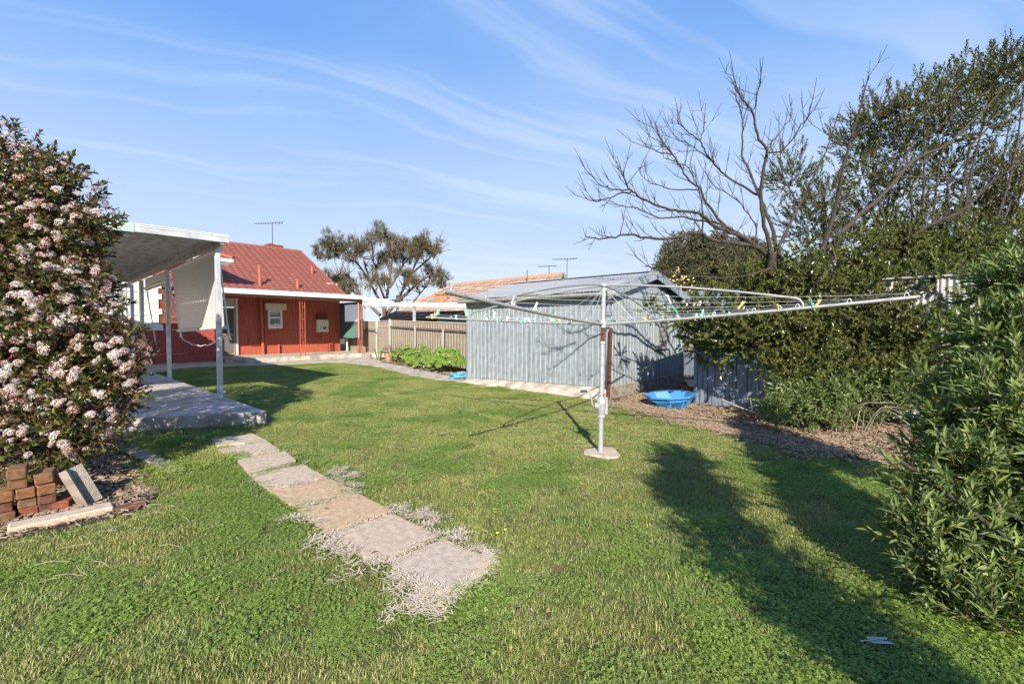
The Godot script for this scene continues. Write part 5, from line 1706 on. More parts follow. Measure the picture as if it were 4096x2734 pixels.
func leaf(mb: MB, b: Vector3, d: Vector3, nr: Vector3, l: float, w: float, col: Color, fold := 0.25, hi := false, droop := 0.0) -> void:
	var s := d.cross(nr).normalized()
	var up := s.cross(d).normalized()
	if not hi:
		var m := b + d * (l * 0.45)
		var tip := b + d * l - up * (l * droop)
		var a := m + s * (w * 0.5) + up * (w * fold)
		var c := m - s * (w * 0.5) + up * (w * fold)
		mb.tri(b, a, tip, col)
		mb.tri(b, tip, c, col)
		return
	var tip := b + d * l - up * (l * droop)
	var m1 := b + d * (l * 0.3) + up * (l * droop * 0.2)
	var m2 := b + d * (l * 0.68) - up * (l * droop * 0.25)
	var q := s * (w * 0.5)
	var f := up * (w * fold)
	mb.tri(b, m1 + q + f, m1, col)
	mb.tri(b, m1, m1 - q + f, col)
	mb.quad(m1, m1 + q + f, m2 + q * 0.8 + f, m2, col)
	mb.quad(m1 - q + f, m1, m2, m2 - q * 0.8 + f, col)
	mb.tri(m2, m2 + q * 0.8 + f, tip, col)
	mb.tri(m2, tip, m2 - q * 0.8 + f, col)

# a leafy sprig growing along +y
func sprig(n: int, stem: float, l: float, w: float, cols: Array, open := 0.9, hi := false, fold := 0.2, droop := 0.1, bark := Color(0.12, 0.09, 0.06)) -> ArrayMesh:
	var mb := MB.new()
	mb.tube(PackedVector3Array([Vector3.ZERO, Vector3(0.01, stem * 0.5, 0.008), Vector3(0, stem, 0)]), [0.004, 0.003, 0.0015], 4, false, bark)
	for i in n:
		var f := (i + 0.6) / n
		var a := i * 2.4 + R.randf_range(-0.4, 0.4)
		var lean := lerpf(open, open * 0.45, f) + R.randf_range(-0.2, 0.2)
		var out := Vector3(cos(a), 0, sin(a))
		var d := (out * sin(lean) + Vector3.UP * cos(lean)).normalized()
		var nr := (Vector3.UP * sin(lean) - out * cos(lean) + rv(0.3)).normalized()
		var k := l * R.randf_range(0.7, 1.15)
		var c: Color = cols[R.randi_range(0, cols.size() - 1)]
		leaf(mb, Vector3(0, stem * f, 0), d, nr, k, w * k / l, c, fold, hi, droop)
	return mb.build()

func lump_pos(L: Array) -> Vector3: return P(L[0], L[1], L[2])

# sprig places spread over the outer part of a crown made of lumps
func crown(lumps: Array, n: int, inner := 0.6, up := 0.5, smin := 0.8, smax := 1.2, floor_y := 0.03, rough := 0.12) -> Array:
	var out := []
	var tot := 0.0
	for L in lumps: tot += L[3] * L[3]
	var guard := 0
	while out.size() < n and guard < n * 12:
		guard += 1
		var pick := R.randf() * tot
		var L: Array = lumps[0]
		for q in lumps:
			pick -= q[3] * q[3]
			if pick <= 0:
				L = q
				break
		var d := rv(1.0)
		if d.length() < 0.1 or d.length() > 1.0: continue
		d = d.normalized()
		var rad: float = L[3] * lerpf(inner, 1.0, sqrt(R.randf())) * (1.0 + R.randf_range(-rough, rough))
		var p := lump_pos(L) + d * rad
		if p.y < floor_y: continue
		var deep := false
		for q in lumps:
			if q != L and p.distance_to(lump_pos(q)) < q[3] * inner * 0.92:
				deep = true
				break
		if deep: continue
		var y := (d + Vector3.UP * up + rv(0.5)).normalized()
		var x := y.cross(rv(1.0)).normalized()
		var s := R.randf_range(smin, smax)
		out.append(Transform3D(Basis(x, y, x.cross(y)).scaled(Vector3.ONE * s), p))
	return out

# breaks each lump of a crown into smaller ones, so that gaps open between them
func broken(lumps: Array, k: int, spread: float, rmin: float, rmax: float) -> Array:
	var out := []
	for L in lumps:
		for e in k:
			var d := rv(1.0).normalized() * R.randf_range(0.35, 1.0) * spread * float(L[3])
			out.append([L[0] + d.x, L[1] + d.y, L[2] + d.z, L[3] * R.randf_range(rmin, rmax)])
	return out

func tints(n: int, a: Color, b: Color) -> Array:
	var out := []
	for i in n: out.append(a.lerp(b, R.randf()))
	return out

func split(xs: Array, k: int) -> Array:
	var out := []
	for i in k: out.append([])
	for i in xs.size(): out[i % k].append(xs[i])
	return out

func points(a: Array, from: int) -> PackedVector3Array:
	var p := PackedVector3Array()
	for i in range(from, a.size(), 3): p.append(P(a[i], a[i + 1], a[i + 2]))
	return p

# rounds a line of points
func smooth(p: PackedVector3Array, k := 3) -> PackedVector3Array:
	var out := PackedVector3Array()
	for i in p.size() - 1:
		var a := p[maxi(i - 1, 0)]
		var d := p[mini(i + 2, p.size() - 1)]
		for e in k: out.append(p[i].cubic_interpolate(p[i + 1], a, d, float(e) / k))
	out.append(p[p.size() - 1])
	return out

func trees() -> void:
	# bare deciduous tree
	var t := thing("bare_tree", "leafless tree with wide grey branches rising above the small shed", "tree", P(9.13, 0, 1.69))
	var tw := MB.new()
	for i in BARE.size():
		var row: Array = BARE[i]
		var p := smooth(points(row, 2))
		for k in p.size():
			if k > 0 and i > 0: p[k] += rv(0.012)
		var rr := []
		for k in p.size(): rr.append(lerpf(row[0] * (0.62 if i > 0 else 1.0), row[1] * 0.8, pow(float(k) / (p.size() - 1), 0.7)))
		var mb := MB.new()
		mb.tube(p, rr, 9 if row[0] > 0.04 else 6)
		part(t, "trunk" if i == 0 else "limb", mb, M.bark_grey)
		if i == 0: continue
		# side shoots, denser towards the ends
		for k in range(2, p.size()):
			var f := float(k) / p.size()
			if R.randf() > (0.75 if f > 0.25 else 0.35): continue
			var d := (p[k] - p[k - 1]).normalized()
			var s := (d * 0.7 + rv(0.8) + Vector3.UP * 0.45).normalized()
			var l := R.randf_range(0.1, 0.6)
			var a := p[k]
			var q := PackedVector3Array([a, a + s * l * 0.5 + Vector3(0, -0.01, 0), a + s * l + Vector3(0, l * 0.18, 0)])
			tw.tube(q, [minf(rr[k] * 0.6, 0.007), 0.0045, 0.0022], 4, false)
			if l > 0.25:
				for e in 2:
					var s2 := (s * 0.7 + rv(0.7) + Vector3.UP * 0.3).normalized()
					var b := q[1]
					tw.tube(PackedVector3Array([b, b + s2 * l * 0.4]), [0.0035, 0.002], 4, false)
			# buds
		for k in 14:
			var f := R.randf_range(0.6, 1.0)
			var a := p[mini(int(f * (p.size() - 1)), p.size() - 1)]
			tw.tube(PackedVector3Array([a, a + (rv(1.0) + Vector3.UP * 0.5).normalized() * 0.03]), [0.005, 0.002], 4, false)
	part(t, "twigs", tw, M.bark_grey, "stuff")
	# evergreen with small glossy leaves growing round it
	var greens := [Color(0.06, 0.08, 0.027), Color(0.08, 0.105, 0.03), Color(0.115, 0.135, 0.04), Color(0.045, 0.06, 0.022), Color(0.17, 0.185, 0.065)]
	var e := thing("evergreen_tree", "dense evergreen tree with small glossy leaves beside the small shed", "tree", P(9.4, 0, 1.4))
	var tr := MB.new()
	for q in [[9.45, 1.25, 0.2], [9.3, 1.7, -0.15], [9.75, 1.0, 0.35], [9.15, 2.05, -0.5]]:
		tr.tube(smooth(PackedVector3Array([P(q[0], -0.05, q[1]), P(q[0] + q[2] * 0.3, 0.9, q[1] + 0.1), P(q[0] + q[2], 1.8, q[1]), P(q[0] + q[2] * 1.6, 2.7, q[1] - 0.2)])), 0.055, 8)
	part(e, "trunk", tr, M.bark_dark)
	var xs := split(crown(broken(EVERGREEN_LUMPS, 9, 0.9, 0.3, 0.5), 6000, 0.15, 0.35, 0.75, 1.25, 0.3, 0.2), 2)
	for k in 2: many(e, "crown", sprig(18, 0.2, 0.06, 0.034, greens, 1.0, false, 0.18), M.leaf_gloss, xs[k], tints(xs[k].size(), Color(0.75, 0.8, 0.7), Color(1.25, 1.2, 1.0)))
	var sprays := []
	for q in [[8.4, 1.65, 3.35, 0.22], [8.55, 1.3, 3.15, 0.25], [8.3, 1.5, 3.0, 0.2], [8.45, 1.1, 2.95, 0.2], [8.25, 1.9, 2.9, 0.2], [8.2, 1.25, 2.6, 0.22], [7.6, 1.83, 3.6, 0.12]]: sprays.append(q)
	var xs2 := crown(sprays, 330, 0.1, 0.3, 0.7, 1.1, 0.3, 0.3)
	many(e, "low_sprays", sprig(18, 0.2, 0.06, 0.034, greens, 1.0, false, 0.18), M.leaf_gloss, xs2, tints(xs2.size(), Color(0.9, 0.95, 0.8), Color(1.4, 1.35, 1.1)))
	var sb := MB.new()
	for q in sprays: sb.tube(smooth(PackedVector3Array([P(9.15, q[1] + 0.1, 2.05), P((q[0] + 9.15) / 2, q[1] + 0.16, (q[2] + 2.05) / 2), lump_pos(q)])), 0.01, 5)
	part(e, "spray_stem", sb, M.bark_dark)
	# airy tall tree behind, with leaves in loose tufts
	var olive := [Color(0.06, 0.08, 0.025), Color(0.085, 0.105, 0.03), Color(0.13, 0.15, 0.04), Color(0.045, 0.055, 0.02), Color(0.10, 0.07, 0.03)]
	var s := thing("airy_tree", "tall airy tree with sparse leaf tufts at the right edge", "tree", P(11.4, 0, 0.4))
	var lm := MB.new()
	var foot := P(11.6, -0.05, 0.2)
	lm.tube(smooth(PackedVector3Array([foot, foot + Vector3(0.05, 0.7, 0), foot + Vector3(0.0, 1.4, 0.1)])), 0.12, 8)
	for L in SPARSE_LUMPS:
		var c := lump_pos(L)
		var a := P(lerpf(11.6, L[0], 0.45), 1.7, lerpf(0.2, L[2], 0.45))
		lm.tube(PackedVector3Array([foot + Vector3(0, 0.9, 0), a]), [0.07, 0.04], 6)
		var m := a.lerp(c, 0.5) + Vector3(0, 0.1, 0) + rv(0.3)
		var lp := smooth(PackedVector3Array([a, m, c]))
		var rr := []
		for k in lp.size(): rr.append(lerpf(0.034, 0.007, float(k) / (lp.size() - 1)))
		lm.tube(lp, rr, 6)
		for k in 7:
			var o := lp[R.randi_range(3, lp.size() - 1)]
			lm.tube(PackedVector3Array([o, o + (rv(1.0) + (c - a).normalized()).normalized() * R.randf_range(0.2, 0.6)]), [0.01, 0.004], 4, false)
	part(s, "trunk", lm, M.bark_grey)
	var xs3 := split(crown(SPARSE_LUMPS, 4300, 0.15, 0.9, 0.7, 1.3, 1.0, 0.35), 2)
	for k in 2: many(s, "crown", sprig(12, 0.22, 0.07, 0.03, olive, 0.9, false, 0.15), M.leaf_soft, xs3[k], tints(xs3[k].size(), Color(0.8, 0.8, 0.8), Color(1.3, 1.3, 1.1)))
	# big-leaved tree behind the shed
	var lq := thing("broadleaf_tree", "olive green broad-leaved tree with small yellow fruit behind the shed", "tree", P(17.5, 0, 8.5))
	var lt := MB.new()
	lt.tube(PackedVector3Array([P(17.6, -0.1, 8.0), P(17.6, 2.2, 8.2), P(17.4, 3.6, 8.6)]), [0.2, 0.16, 0.08], 8)
	part(lq, "trunk", lt, M.bark_dark)
	var dull := [Color(0.07, 0.085, 0.035), Color(0.10, 0.105, 0.05), Color(0.14, 0.115, 0.07), Color(0.05, 0.065, 0.03), Color(0.19, 0.15, 0.10)]
	var xl := split(crown(LOQUAT_LUMPS, 2400, 0.55, 0.1, 0.8, 1.25, 0.5, 0.14), 2)
	for k in 2: many(lq, "crown", sprig(12, 0.25, 0.22, 0.05, dull, 1.5, false, 0.12, 0.35), M.leaf_dull, xl[k], tints(xl[k].size(), Color(0.75, 0.75, 0.75), Color(1.3, 1.25, 1.15)))
	var fr := MB.new()
	for k in 46:
		var c := P(16.15, 3.1, 6.6) + Vector3(R.randfn(0, 0.22), R.randfn(0, 0.24), R.randfn(0, 0.22))
		fr.lathe(c, [Vector2(0, -0.035), Vector2(0.03, -0.015), Vector2(0.03, 0.015), Vector2(0, 0.035)], 6, Color(0.55, 0.42, 0.16))
	part(lq, "fruit", fr, M.painted, "stuff")
	# gum tree beyond the house
	var g := thing("gum_tree", "spreading gum tree with flat-topped leaf clumps beyond the house", "tree", P(21.5, 0, 28))
	var gl := MB.new()
	for i in GUM_LIMBS.size():
		var p := smooth(points(GUM_LIMBS[i], 0))
		var rr := []
		for k in p.size(): rr.append(lerpf(0.15 if i < 5 else 0.09, 0.03, float(k) / (p.size() - 1)))
		gl.tube(p, rr, 8)
		for k in 26:
			var o := p[R.randi_range(p.size() / 3, p.size() - 1)]
			var d := (rv(1.0) + Vector3.UP * 0.7).normalized()
			var l := R.randf_range(0.5, 1.6)
			gl.tube(PackedVector3Array([o, o + d * l * 0.5 + Vector3(0, 0.06, 0), o + d * l + Vector3(0, 0.3, 0)]), [0.04, 0.025, 0.01], 4, false)
	for L in GUM_LUMPS:
		var c := lump_pos(L)
		for k in 9:
			var d := (rv(1.0) + Vector3.UP * 0.3).normalized() * float(L[3])
			gl.tube(PackedVector3Array([c - Vector3(0, float(L[3]) * 0.9, 0) + rv(0.2), c + d * 0.4, c + d]), [0.035, 0.02, 0.008], 4, false)
	part(g, "trunk", gl, M.bark_gum)
	var gg := [Color(0.085, 0.10, 0.05), Color(0.11, 0.12, 0.06), Color(0.15, 0.135, 0.065), Color(0.065, 0.08, 0.042), Color(0.16, 0.11, 0.06)]
	var flat := broken(GUM_LUMPS, 6, 1.15, 0.2, 0.42)
	var xg := split(crown(flat, 4600, 0.1, 0.5, 0.8, 1.3, 1.0, 0.22), 2)
	for k in 2:
		many(g, "crown", sprig(12, 0.3, 0.12, 0.03, gg, 1.3, false, 0.1, 0.3), M.leaf_dull, xg[k], tints(xg[k].size(), Color(0.8, 0.8, 0.8), Color(1.3, 1.2, 1.1)))
	# distant trees low on the skyline
	var far := [[-3.0, 62.0, 4.2, "distant dark tree low behind the red house"], [40.0, 30.0, 5.0, "distant tree low on the skyline behind terracotta roof"], [27.0, 5.0, 4.6, "tree standing far behind the corrugated iron shed"]]
	for q in far:
		var f := thing("distant_tree", q[3], "tree", P(q[0], 0, q[1]), "trees far behind the yard")
		var fm := MB.new()
		fm.tube(PackedVector3Array([P(q[0], 0, q[1]), P(q[0], q[2] * 0.6, q[1])]), [0.25, 0.12], 6)
		part(f, "trunk", fm, M.bark_dark)
		var lumps := []
		for k in 7: lumps.append([q[0] + R.randf_range(-2, 2), q[2] * R.randf_range(0.45, 0.8), q[1] + R.randf_range(-2, 2), R.randf_range(0.8, 1.4)])
		var xf := crown(lumps, 700, 0.5, 0.3)
		many(f, "crown", sprig(10, 0.4, 0.22, 0.08, dull, 1.1), M.leaf_dull, xf, tints(xf.size(), Color(0.7, 0.8, 0.7), Color(1.2, 1.2, 1.0)))

func shrubs() -> void:
	# flowering viburnum at the left
	var b := thing("viburnum_bush", "tall bush covered in white and pink flower heads at left", "bush", P(-0.6, 0, 6.4))
	var st := MB.new()
	for k in 16:
		var a := R.randf() * TAU
		var c := P(-0.4, -0.05, 6.3) + Vector3(cos(a), 0, sin(a)) * R.randf_range(0.05, 0.35)
		var L: Array = VIBURNUM_LUMPS[R.randi_range(0, VIBURNUM_LUMPS.size() - 1)]
		st.tube(smooth(PackedVector3Array([c, c.lerp(lump_pos(L), 0.45) + Vector3(0, 0.25, 0) + rv(0.15), lump_pos(L)])), 0.014, 6)
	part(b, "stems", st, M.bark_dark)
	var lv := [Color(0.05, 0.065, 0.02), Color(0.075, 0.09, 0.025), Color(0.04, 0.05, 0.018), Color(0.12, 0.13, 0.035), Color(0.10, 0.06, 0.03)]
	var vl := VIBURNUM_LUMPS + broken(VIBURNUM_LUMPS, 4, 1.0, 0.3, 0.45)
	var xs := split(crown(vl, 5600, 0.6, 0.4, 0.8, 1.2, 0.08, 0.1), 2)
	for k in 2: many(b, "foliage", sprig(9, 0.13, 0.066, 0.028, lv, 1.05, true, 0.16, 0.15, Color(0.16, 0.06, 0.045)), M.leaf_gloss, xs[k], tints(xs[k].size(), Color(0.75, 0.8, 0.75), Color(1.3, 1.2, 1.0)))
	var heads := []
	for i in 3: heads.append(flower_head([0.2, 0.45, 0.75][i]))
	var fx := crown(vl, 3000, 0.92, 0.55, 0.4, 0.85, 0.3, 0.07)
	var eye := Vector3(0, 1.5, 0)
	for i in fx.size():
		var x: Transform3D = fx[i]
		x.origin += x.basis.y * 0.09
		fx[i] = x
	fx.sort_custom(func(p, q): return p.origin.distance_squared_to(eye) < q.origin.distance_squared_to(eye))
	for i in 290:
		piece(b, "flower_head", heads[R.randi_range(0, 2)], M.petal, fx[i])
	var rest := split(fx.slice(290), 3)
	for k in 3: many(b, "flower_heads_beyond", heads[k], M.petal, rest[k])
	# lance-leaved shrub at the right edge
	var rg := [Color(0.13, 0.175, 0.055), Color(0.16, 0.21, 0.06), Color(0.21, 0.26, 0.075), Color(0.09, 0.125, 0.045), Color(0.20, 0.22, 0.12)]
	var r := thing("lance_leaf_shrub", "big shrub with long narrow green leaves filling the right edge", "shrub", P(3.3, 0, -0.4))
	var sm := MB.new()
	for k in 18:
		var L: Array = RIGHT_SHRUB_LUMPS[R.randi_range(0, RIGHT_SHRUB_LUMPS.size() - 1)]
		var c := P(3.6, -0.05, -0.8) + Vector3(R.randf_range(-0.3, 0.3), 0, R.randf_range(-0.3, 0.3))
		sm.tube(smooth(PackedVector3Array([c, c.lerp(lump_pos(L), 0.5) + Vector3(0, 0.15, 0) + rv(0.1), lump_pos(L) + rv(0.25)])), 0.012, 6)
	part(r, "stems", sm, M.bark_grey)
	var xr := split(crown(broken(RIGHT_SHRUB_LUMPS, 6, 0.95, 0.35, 0.6), 3800, 0.25, 0.8, 0.55, 1.1, 0.05, 0.16), 3)
	for k in 3: many(r, "foliage", sprig(14, 0.18, 0.08 + 0.01 * k, 0.015 + 0.002 * k, rg, 0.95, true, 0.14, 0.12, Color(0.15, 0.12, 0.07)), M.leaf_soft, xr[k], tints(xr[k].size(), Color(0.8, 0.82, 0.85), Color(1.2, 1.25, 1.05)))
	# its neighbour beside the viewpoint, which shades the lawn
	var n := thing("tall_shrub", "tall leafy shrub beside the viewpoint whose shade falls on the lawn", "shrub", P(1.45, 0, -0.9))
	var nl := [[1.53, 0.45, -0.80, 0.26], [1.47, 0.90, -0.88, 0.26], [1.41, 1.35, -0.96, 0.27], [1.38, 1.80, -1.07, 0.27], [1.50, 2.20, -1.21, 0.27], [1.60, 2.50, -1.39, 0.25]]
	var ns := MB.new()
	for q in nl: ns.tube(smooth(PackedVector3Array([P(1.45, -0.05, -0.9), P(1.45, 0.3, -0.9).lerp(lump_pos(q), 0.4), lump_pos(q)])), 0.02, 6)
	part(n, "stems", ns, M.bark_grey)
	var xn := crown(broken(nl, 5, 0.9, 0.35, 0.6), 900, 0.2, 0.6, 0.8, 1.2, 0.05, 0.15)
	many(n, "foliage", sprig(13, 0.18, 0.09, 0.018, rg, 0.95, false, 0.14, 0.12), M.leaf_soft, xn, tints(xn.size(), Color(0.8, 0.8, 0.8), Color(1.3, 1.25, 1.0)))
	# low shrub under the evergreen
	var lo := thing("low_shrub", "low light-green shrub with arching stems at the mulch edge", "shrub", P(8.2, 0, 1.0))
	var ls := MB.new()
	for k in 40:
		var a := R.randf() * TAU
		var c := P(8.15, 0, 0.95) + Vector3(R.randf_range(-0.4, 0.4), 0, R.randf_range(-0.5, 0.5))
		ls.tube(smooth(PackedVector3Array([c, c + Vector3(cos(a) * 0.2, 0.4, sin(a) * 0.2), c + Vector3(cos(a) * 0.6, R.randf_range(0.15, 0.6), sin(a) * 0.6)])), 0.006, 4, false)
	part(lo, "stems", ls, M.plank_wood)
	var xo := crown(broken(LOW_SHRUB_LUMPS, 6, 0.8, 0.3, 0.55), 900, 0.15, 0.5, 0.7, 1.2, 0.04, 0.2)
	many(lo, "foliage", sprig(11, 0.2, 0.085, 0.024, rg, 1.0, false, 0.15), M.leaf_soft, xo, tints(xo.size(), Color(0.8, 0.9, 0.7), Color(1.35, 1.4, 1.0)))
	var br := MB.new()
	br.tube(smooth(PackedVector3Array([P(7.55, 0.35, 2.35), P(7.65, 0.22, 2.05), P(7.85, 0.14, 1.75), P(8.0, 0.2, 1.5)])), 0.012, 6)
	br.tube(PackedVector3Array([P(7.7, 0.2, 1.95), P(7.68, 0.4, 1.98)]), 0.007, 5)
	single("fallen_branch", br, M.plank_wood, P(7.8, 0.05, 1.9), "dead branch lying before the small shed door", "branch")

func flower_head(pink: float) -> ArrayMesh:
	var mb := MB.new()
	for i in 60:
		var a := i * 2.3999
		var f := sqrt((i + 0.5) / 60.0)
		var d := Vector3(cos(a) * f, 0, sin(a) * f)
		var p := Vector3(d.x * 0.058, 0.034 * (1.0 - f * f) + R.randf_range(-0.006, 0.006), d.z * 0.058)
		if R.randf() < pink * (0.45 + 0.5 * f):
			var c: Color = [Color(0.36, 0.10, 0.08), Color(0.50, 0.22, 0.17), Color(0.30, 0.09, 0.06)][R.randi_range(0, 2)]
			mb.box(p, Vector3(0.006, 0.008, 0.006), Basis(rv(1.0).normalized(), 1.0), 0.0, c)
		else:
			var nn := (Vector3.UP + d * 0.8 + rv(0.35)).normalized()
			var x := nn.cross(rv(1.0)).normalized()
			var z := nn.cross(x)
			var c := Color(0.70, 0.68, 0.66).lerp(Color(0.55, 0.46, 0.42), R.randf() * 0.8)
			var s := R.randf_range(0.005, 0.0075)
			for k in 5:
				var g := TAU * k / 5.0
				var o := (x * cos(g) + z * sin(g)) * s
				var w := (x * -sin(g) + z * cos(g)) * s * 0.5
				mb.tri(p, p + o + w + nn * s * 0.2, p + o - w + nn * s * 0.2, c)
	for k in 6:
		var a := TAU * k / 6.0
		mb.tube(PackedVector3Array([Vector3(0, -0.05, 0), Vector3(cos(a) * 0.035, 0.012, sin(a) * 0.035)]), 0.0018, 3, false, Color(0.25, 0.09, 0.06))
	return mb.build()

# a round lobed leaf lying in its own x-z plane, stalk at the origin
func mallow_leaf(r: float) -> ArrayMesh:
	var mb := MB.new()
	var n := 20
	var rim := []
	for k in n + 1:
		var a := -2.7 + 5.4 * k / n
		var q := r * (0.86 + 0.14 * cos(a * 5.0))
		rim.append(Vector3(sin(a) * q, 0.02 * cos(a * 10.0) * r * 8.0 - 0.22 * r * absf(sin(a)) , -cos(a) * q))
	for k in n:
		var c := Color(0.13, 0.22, 0.03).lerp(Color(0.17, 0.27, 0.045), R.randf())
		var a: Vector3 = rim[k]
		var b: Vector3 = rim[k + 1]
		var m1 := a * 0.5 + Vector3(0, 0.05 * r, 0)
		var m2 := b * 0.5 + Vector3(0, 0.05 * r, 0)
		mb.tri(Vector3.ZERO, m2, m1, c)
		mb.quad(m1, m2, b, a, c)
	return mb.build()

func bed_plants() -> void:
	var leaves := [mallow_leaf(0.13), mallow_leaf(0.15), mallow_leaf(0.11)]
	var lab := ["tall clump of broad green leaves nearest the gate", "leafy green clump in the middle of the fence bed", "low spreading leafy clump between the two tall ones", "leafy green clump with the largest leaves beside the shed"]
	var set_ := [[10.35, 15.1, 0.72, 0.62, 62, 0.8], [10.2, 13.9, 0.75, 0.66, 66, 0.95], [9.85, 12.75, 0.5, 0.6, 46, 1.05], [9.5, 11.4, 0.76, 0.62, 62, 1.3]]
	for i in 4:
		var s: Array = set_[i]
		var c := P(s[0], 0.04, s[1])
		var t := thing("mallow_plant", lab[i], "plant", c, "broad-leaved plants in the fence bed")
		var st := MB.new()
		for k in s[4]:
			var a := R.randf() * TAU
			var f := sqrt(R.randf())
			var h: float = s[2] * sqrt(maxf(0.05, 1.0 - f * f * 0.85)) * R.randf_range(0.62, 1.08)
			var o := c + Vector3(cos(a) * f * s[3], h, sin(a) * f * s[3])
			var up := (Vector3(cos(a) * f * 1.1, 0.8, sin(a) * f * 1.1) + rv(0.35) + P(-0.3, 0, -0.3)).normalized()
			var z := -(Vector3(cos(a), 0, sin(a)) - up * Vector3(cos(a), 0, sin(a)).dot(up)).normalized()
			var x := up.cross(z).normalized()
			var q: float = s[5] * R.randf_range(0.7, 1.1)
			piece(t, "leaf", leaves[R.randi_range(0, 2)], M.leaf_soft, Transform3D(Basis(x, up, z).scaled(Vector3.ONE * q), o))
			st.tube(smooth(PackedVector3Array([c + Vector3(cos(a), 0, sin(a)) * 0.05, c.lerp(o, 0.6) + Vector3(0, 0.04, 0), o]), 2), 0.006, 4, false, Color(0.14, 0.2, 0.05))
		part(t, "stems", st, M.leaf_soft)
	var ir := thing("strap_leaf_plant", "upright plant with sword-shaped leaves beside the timber tub", "plant", P(10.15, 0.1, 16.6))
	for k in 26:
		var mb := MB.new()
		var a := R.randf() * TAU
		var d := Vector3(cos(a), 0, sin(a))
		var l := R.randf_range(0.35, 0.75)
		var o := P(10.15, 0.1, 16.6) + d * 0.06
		var s := d.cross(Vector3.UP) * 0.016
		var m := o + Vector3(0, l * 0.6, 0) + d * l * 0.15
		var e := o + Vector3(0, l, 0) + d * l * R.randf_range(0.3, 0.6)
		var c := Color(0.12, 0.2, 0.04).lerp(Color(0.2, 0.26, 0.07), R.randf())
		mb.quad(o - s, o + s, m + s, m - s, c)
		mb.tri(m - s, m + s, e, c)
		part(ir, "leaf", mb, M.leaf_soft)
	for i in 2:
		var pl := thing("potted_herb", ["bushy red-green plant growing in the taller terracotta pot", "small plant growing in the lower terracotta pot"][i], "plant", P(10.3 + i * 0.12, 0.34, 16.1 - i * 0.45))
		var xs := crown([[10.3 + i * 0.12, 0.48, 16.1 - i * 0.45, 0.18]], 60, 0.2, 0.6, 0.5, 0.9, 0.34)
		many(pl, "foliage", sprig(9, 0.14, 0.06, 0.02, [Color(0.12, 0.16, 0.04), Color(0.22, 0.09, 0.05), Color(0.16, 0.2, 0.06)], 1.0), M.leaf_soft, xs, tints(60, Color.WHITE, Color(1.2, 1.2, 1.2)))
	# small bedding plants with white flowers at the bed edge
	for i in 4:
		var q: Array = [[9.45, 12.9], [9.3, 12.3], [9.62, 13.5], [9.75, 14.5]][i]
		var lw := thing("bedding_plant", ["low white-flowered bedding plant at the path edge, nearest the shed", "low green bedding plant at the path edge under the leafy clump", "low bedding plant at the path edge before the middle clump", "low bedding plant at the path edge before the tall clump"][[1, 0, 2, 3][i]], "plant", P(q[0], 0.05, q[1]), "small plants edging the bed")
		var xs := crown([[q[0], 0.06, q[1], 0.2]], 70, 0.1, 0.8, 0.4, 0.8, 0.03)
		many(lw, "foliage", sprig(8, 0.09, 0.05, 0.018, [Color(0.12, 0.15, 0.05), Color(0.16, 0.19, 0.07)], 1.0), M.leaf_soft, xs, tints(xs.size(), Color.WHITE, Color(1.3, 1.25, 1.1)))
		if i < 2:
			var fm := MB.new()
			for k in 12: fm.box(P(q[0] + R.randf_range(-0.18, 0.18), 0.17 + R.randf_range(0, 0.05), q[1] + R.randf_range(-0.18, 0.18)), Vector3(0.03, 0.012, 0.03), Basis(rv(1).normalized(), 0.6), 0.003)
			part(lw, "flowers", fm, M.white_paint)

func blade_patch(n: int, size: float, hmin: float, hmax: float, w: float, cols: Array) -> ArrayMesh:
	var mb := MB.new()
	for i in n:
		var p := Vector3(R.randf_range(-size, size) / 2, -0.004, R.randf_range(-size, size) / 2)
		var a := R.randf() * TAU
		var d := Vector3(cos(a), 0, sin(a))
		var h := R.randf_range(hmin, hmax)
		var lean := R.randf_range(0.55, 1.5)
		var s := d.cross(Vector3.UP) * (w * 0.5 * R.randf_range(0.7, 1.2))
		var m := p + Vector3(0, h * 0.6 * cos(lean * 0.6), 0) + d * (h * 0.6 * sin(lean * 0.6))
		var t := m + Vector3(0, h * 0.5 * cos(lean * 1.3), 0) + d * (h * 0.5 * sin(lean * 1.3))
		var c: Color = cols[R.randi_range(0, cols.size() - 1)] * R.randf_range(0.8, 1.2)
		c.a = 1.0
		mb.quad(p - s, p + s, m + s * 0.8, m - s * 0.8, c)
		mb.tri(m - s * 0.8, m + s * 0.8, t, c)
	return mb.build()

func clover_patch(n: int, size: float) -> ArrayMesh:
	var mb := MB.new()
	for i in n:
		var p := Vector3(R.randf_range(-size, size) / 2, R.randf_range(0.012, 0.034), R.randf_range(-size, size) / 2)
		var a := R.randf() * TAU
		var nn := (Vector3.UP + rv(0.45)).normalized()
		var x := nn.cross(Vector3(cos(a), 0, sin(a))).normalized()
		var z := nn.cross(x)
		var r := R.randf_range(0.004, 0.0085)
		var c := Color(0.155, 0.245, 0.04).lerp(Color(0.24, 0.335, 0.07), R.randf())
		for k in 3:
			var g := TAU * k / 3.0 + R.randf_range(-0.1, 0.1)
			var o := x * cos(g) + z * sin(g)
			var w := x * -sin(g) + z * cos(g)
			mb.quad(p, p + o * r * 0.75 - w * r * 0.55, p + o * r * 1.25, p + o * r * 0.75 + w * r * 0.55, c)
	return mb.build()

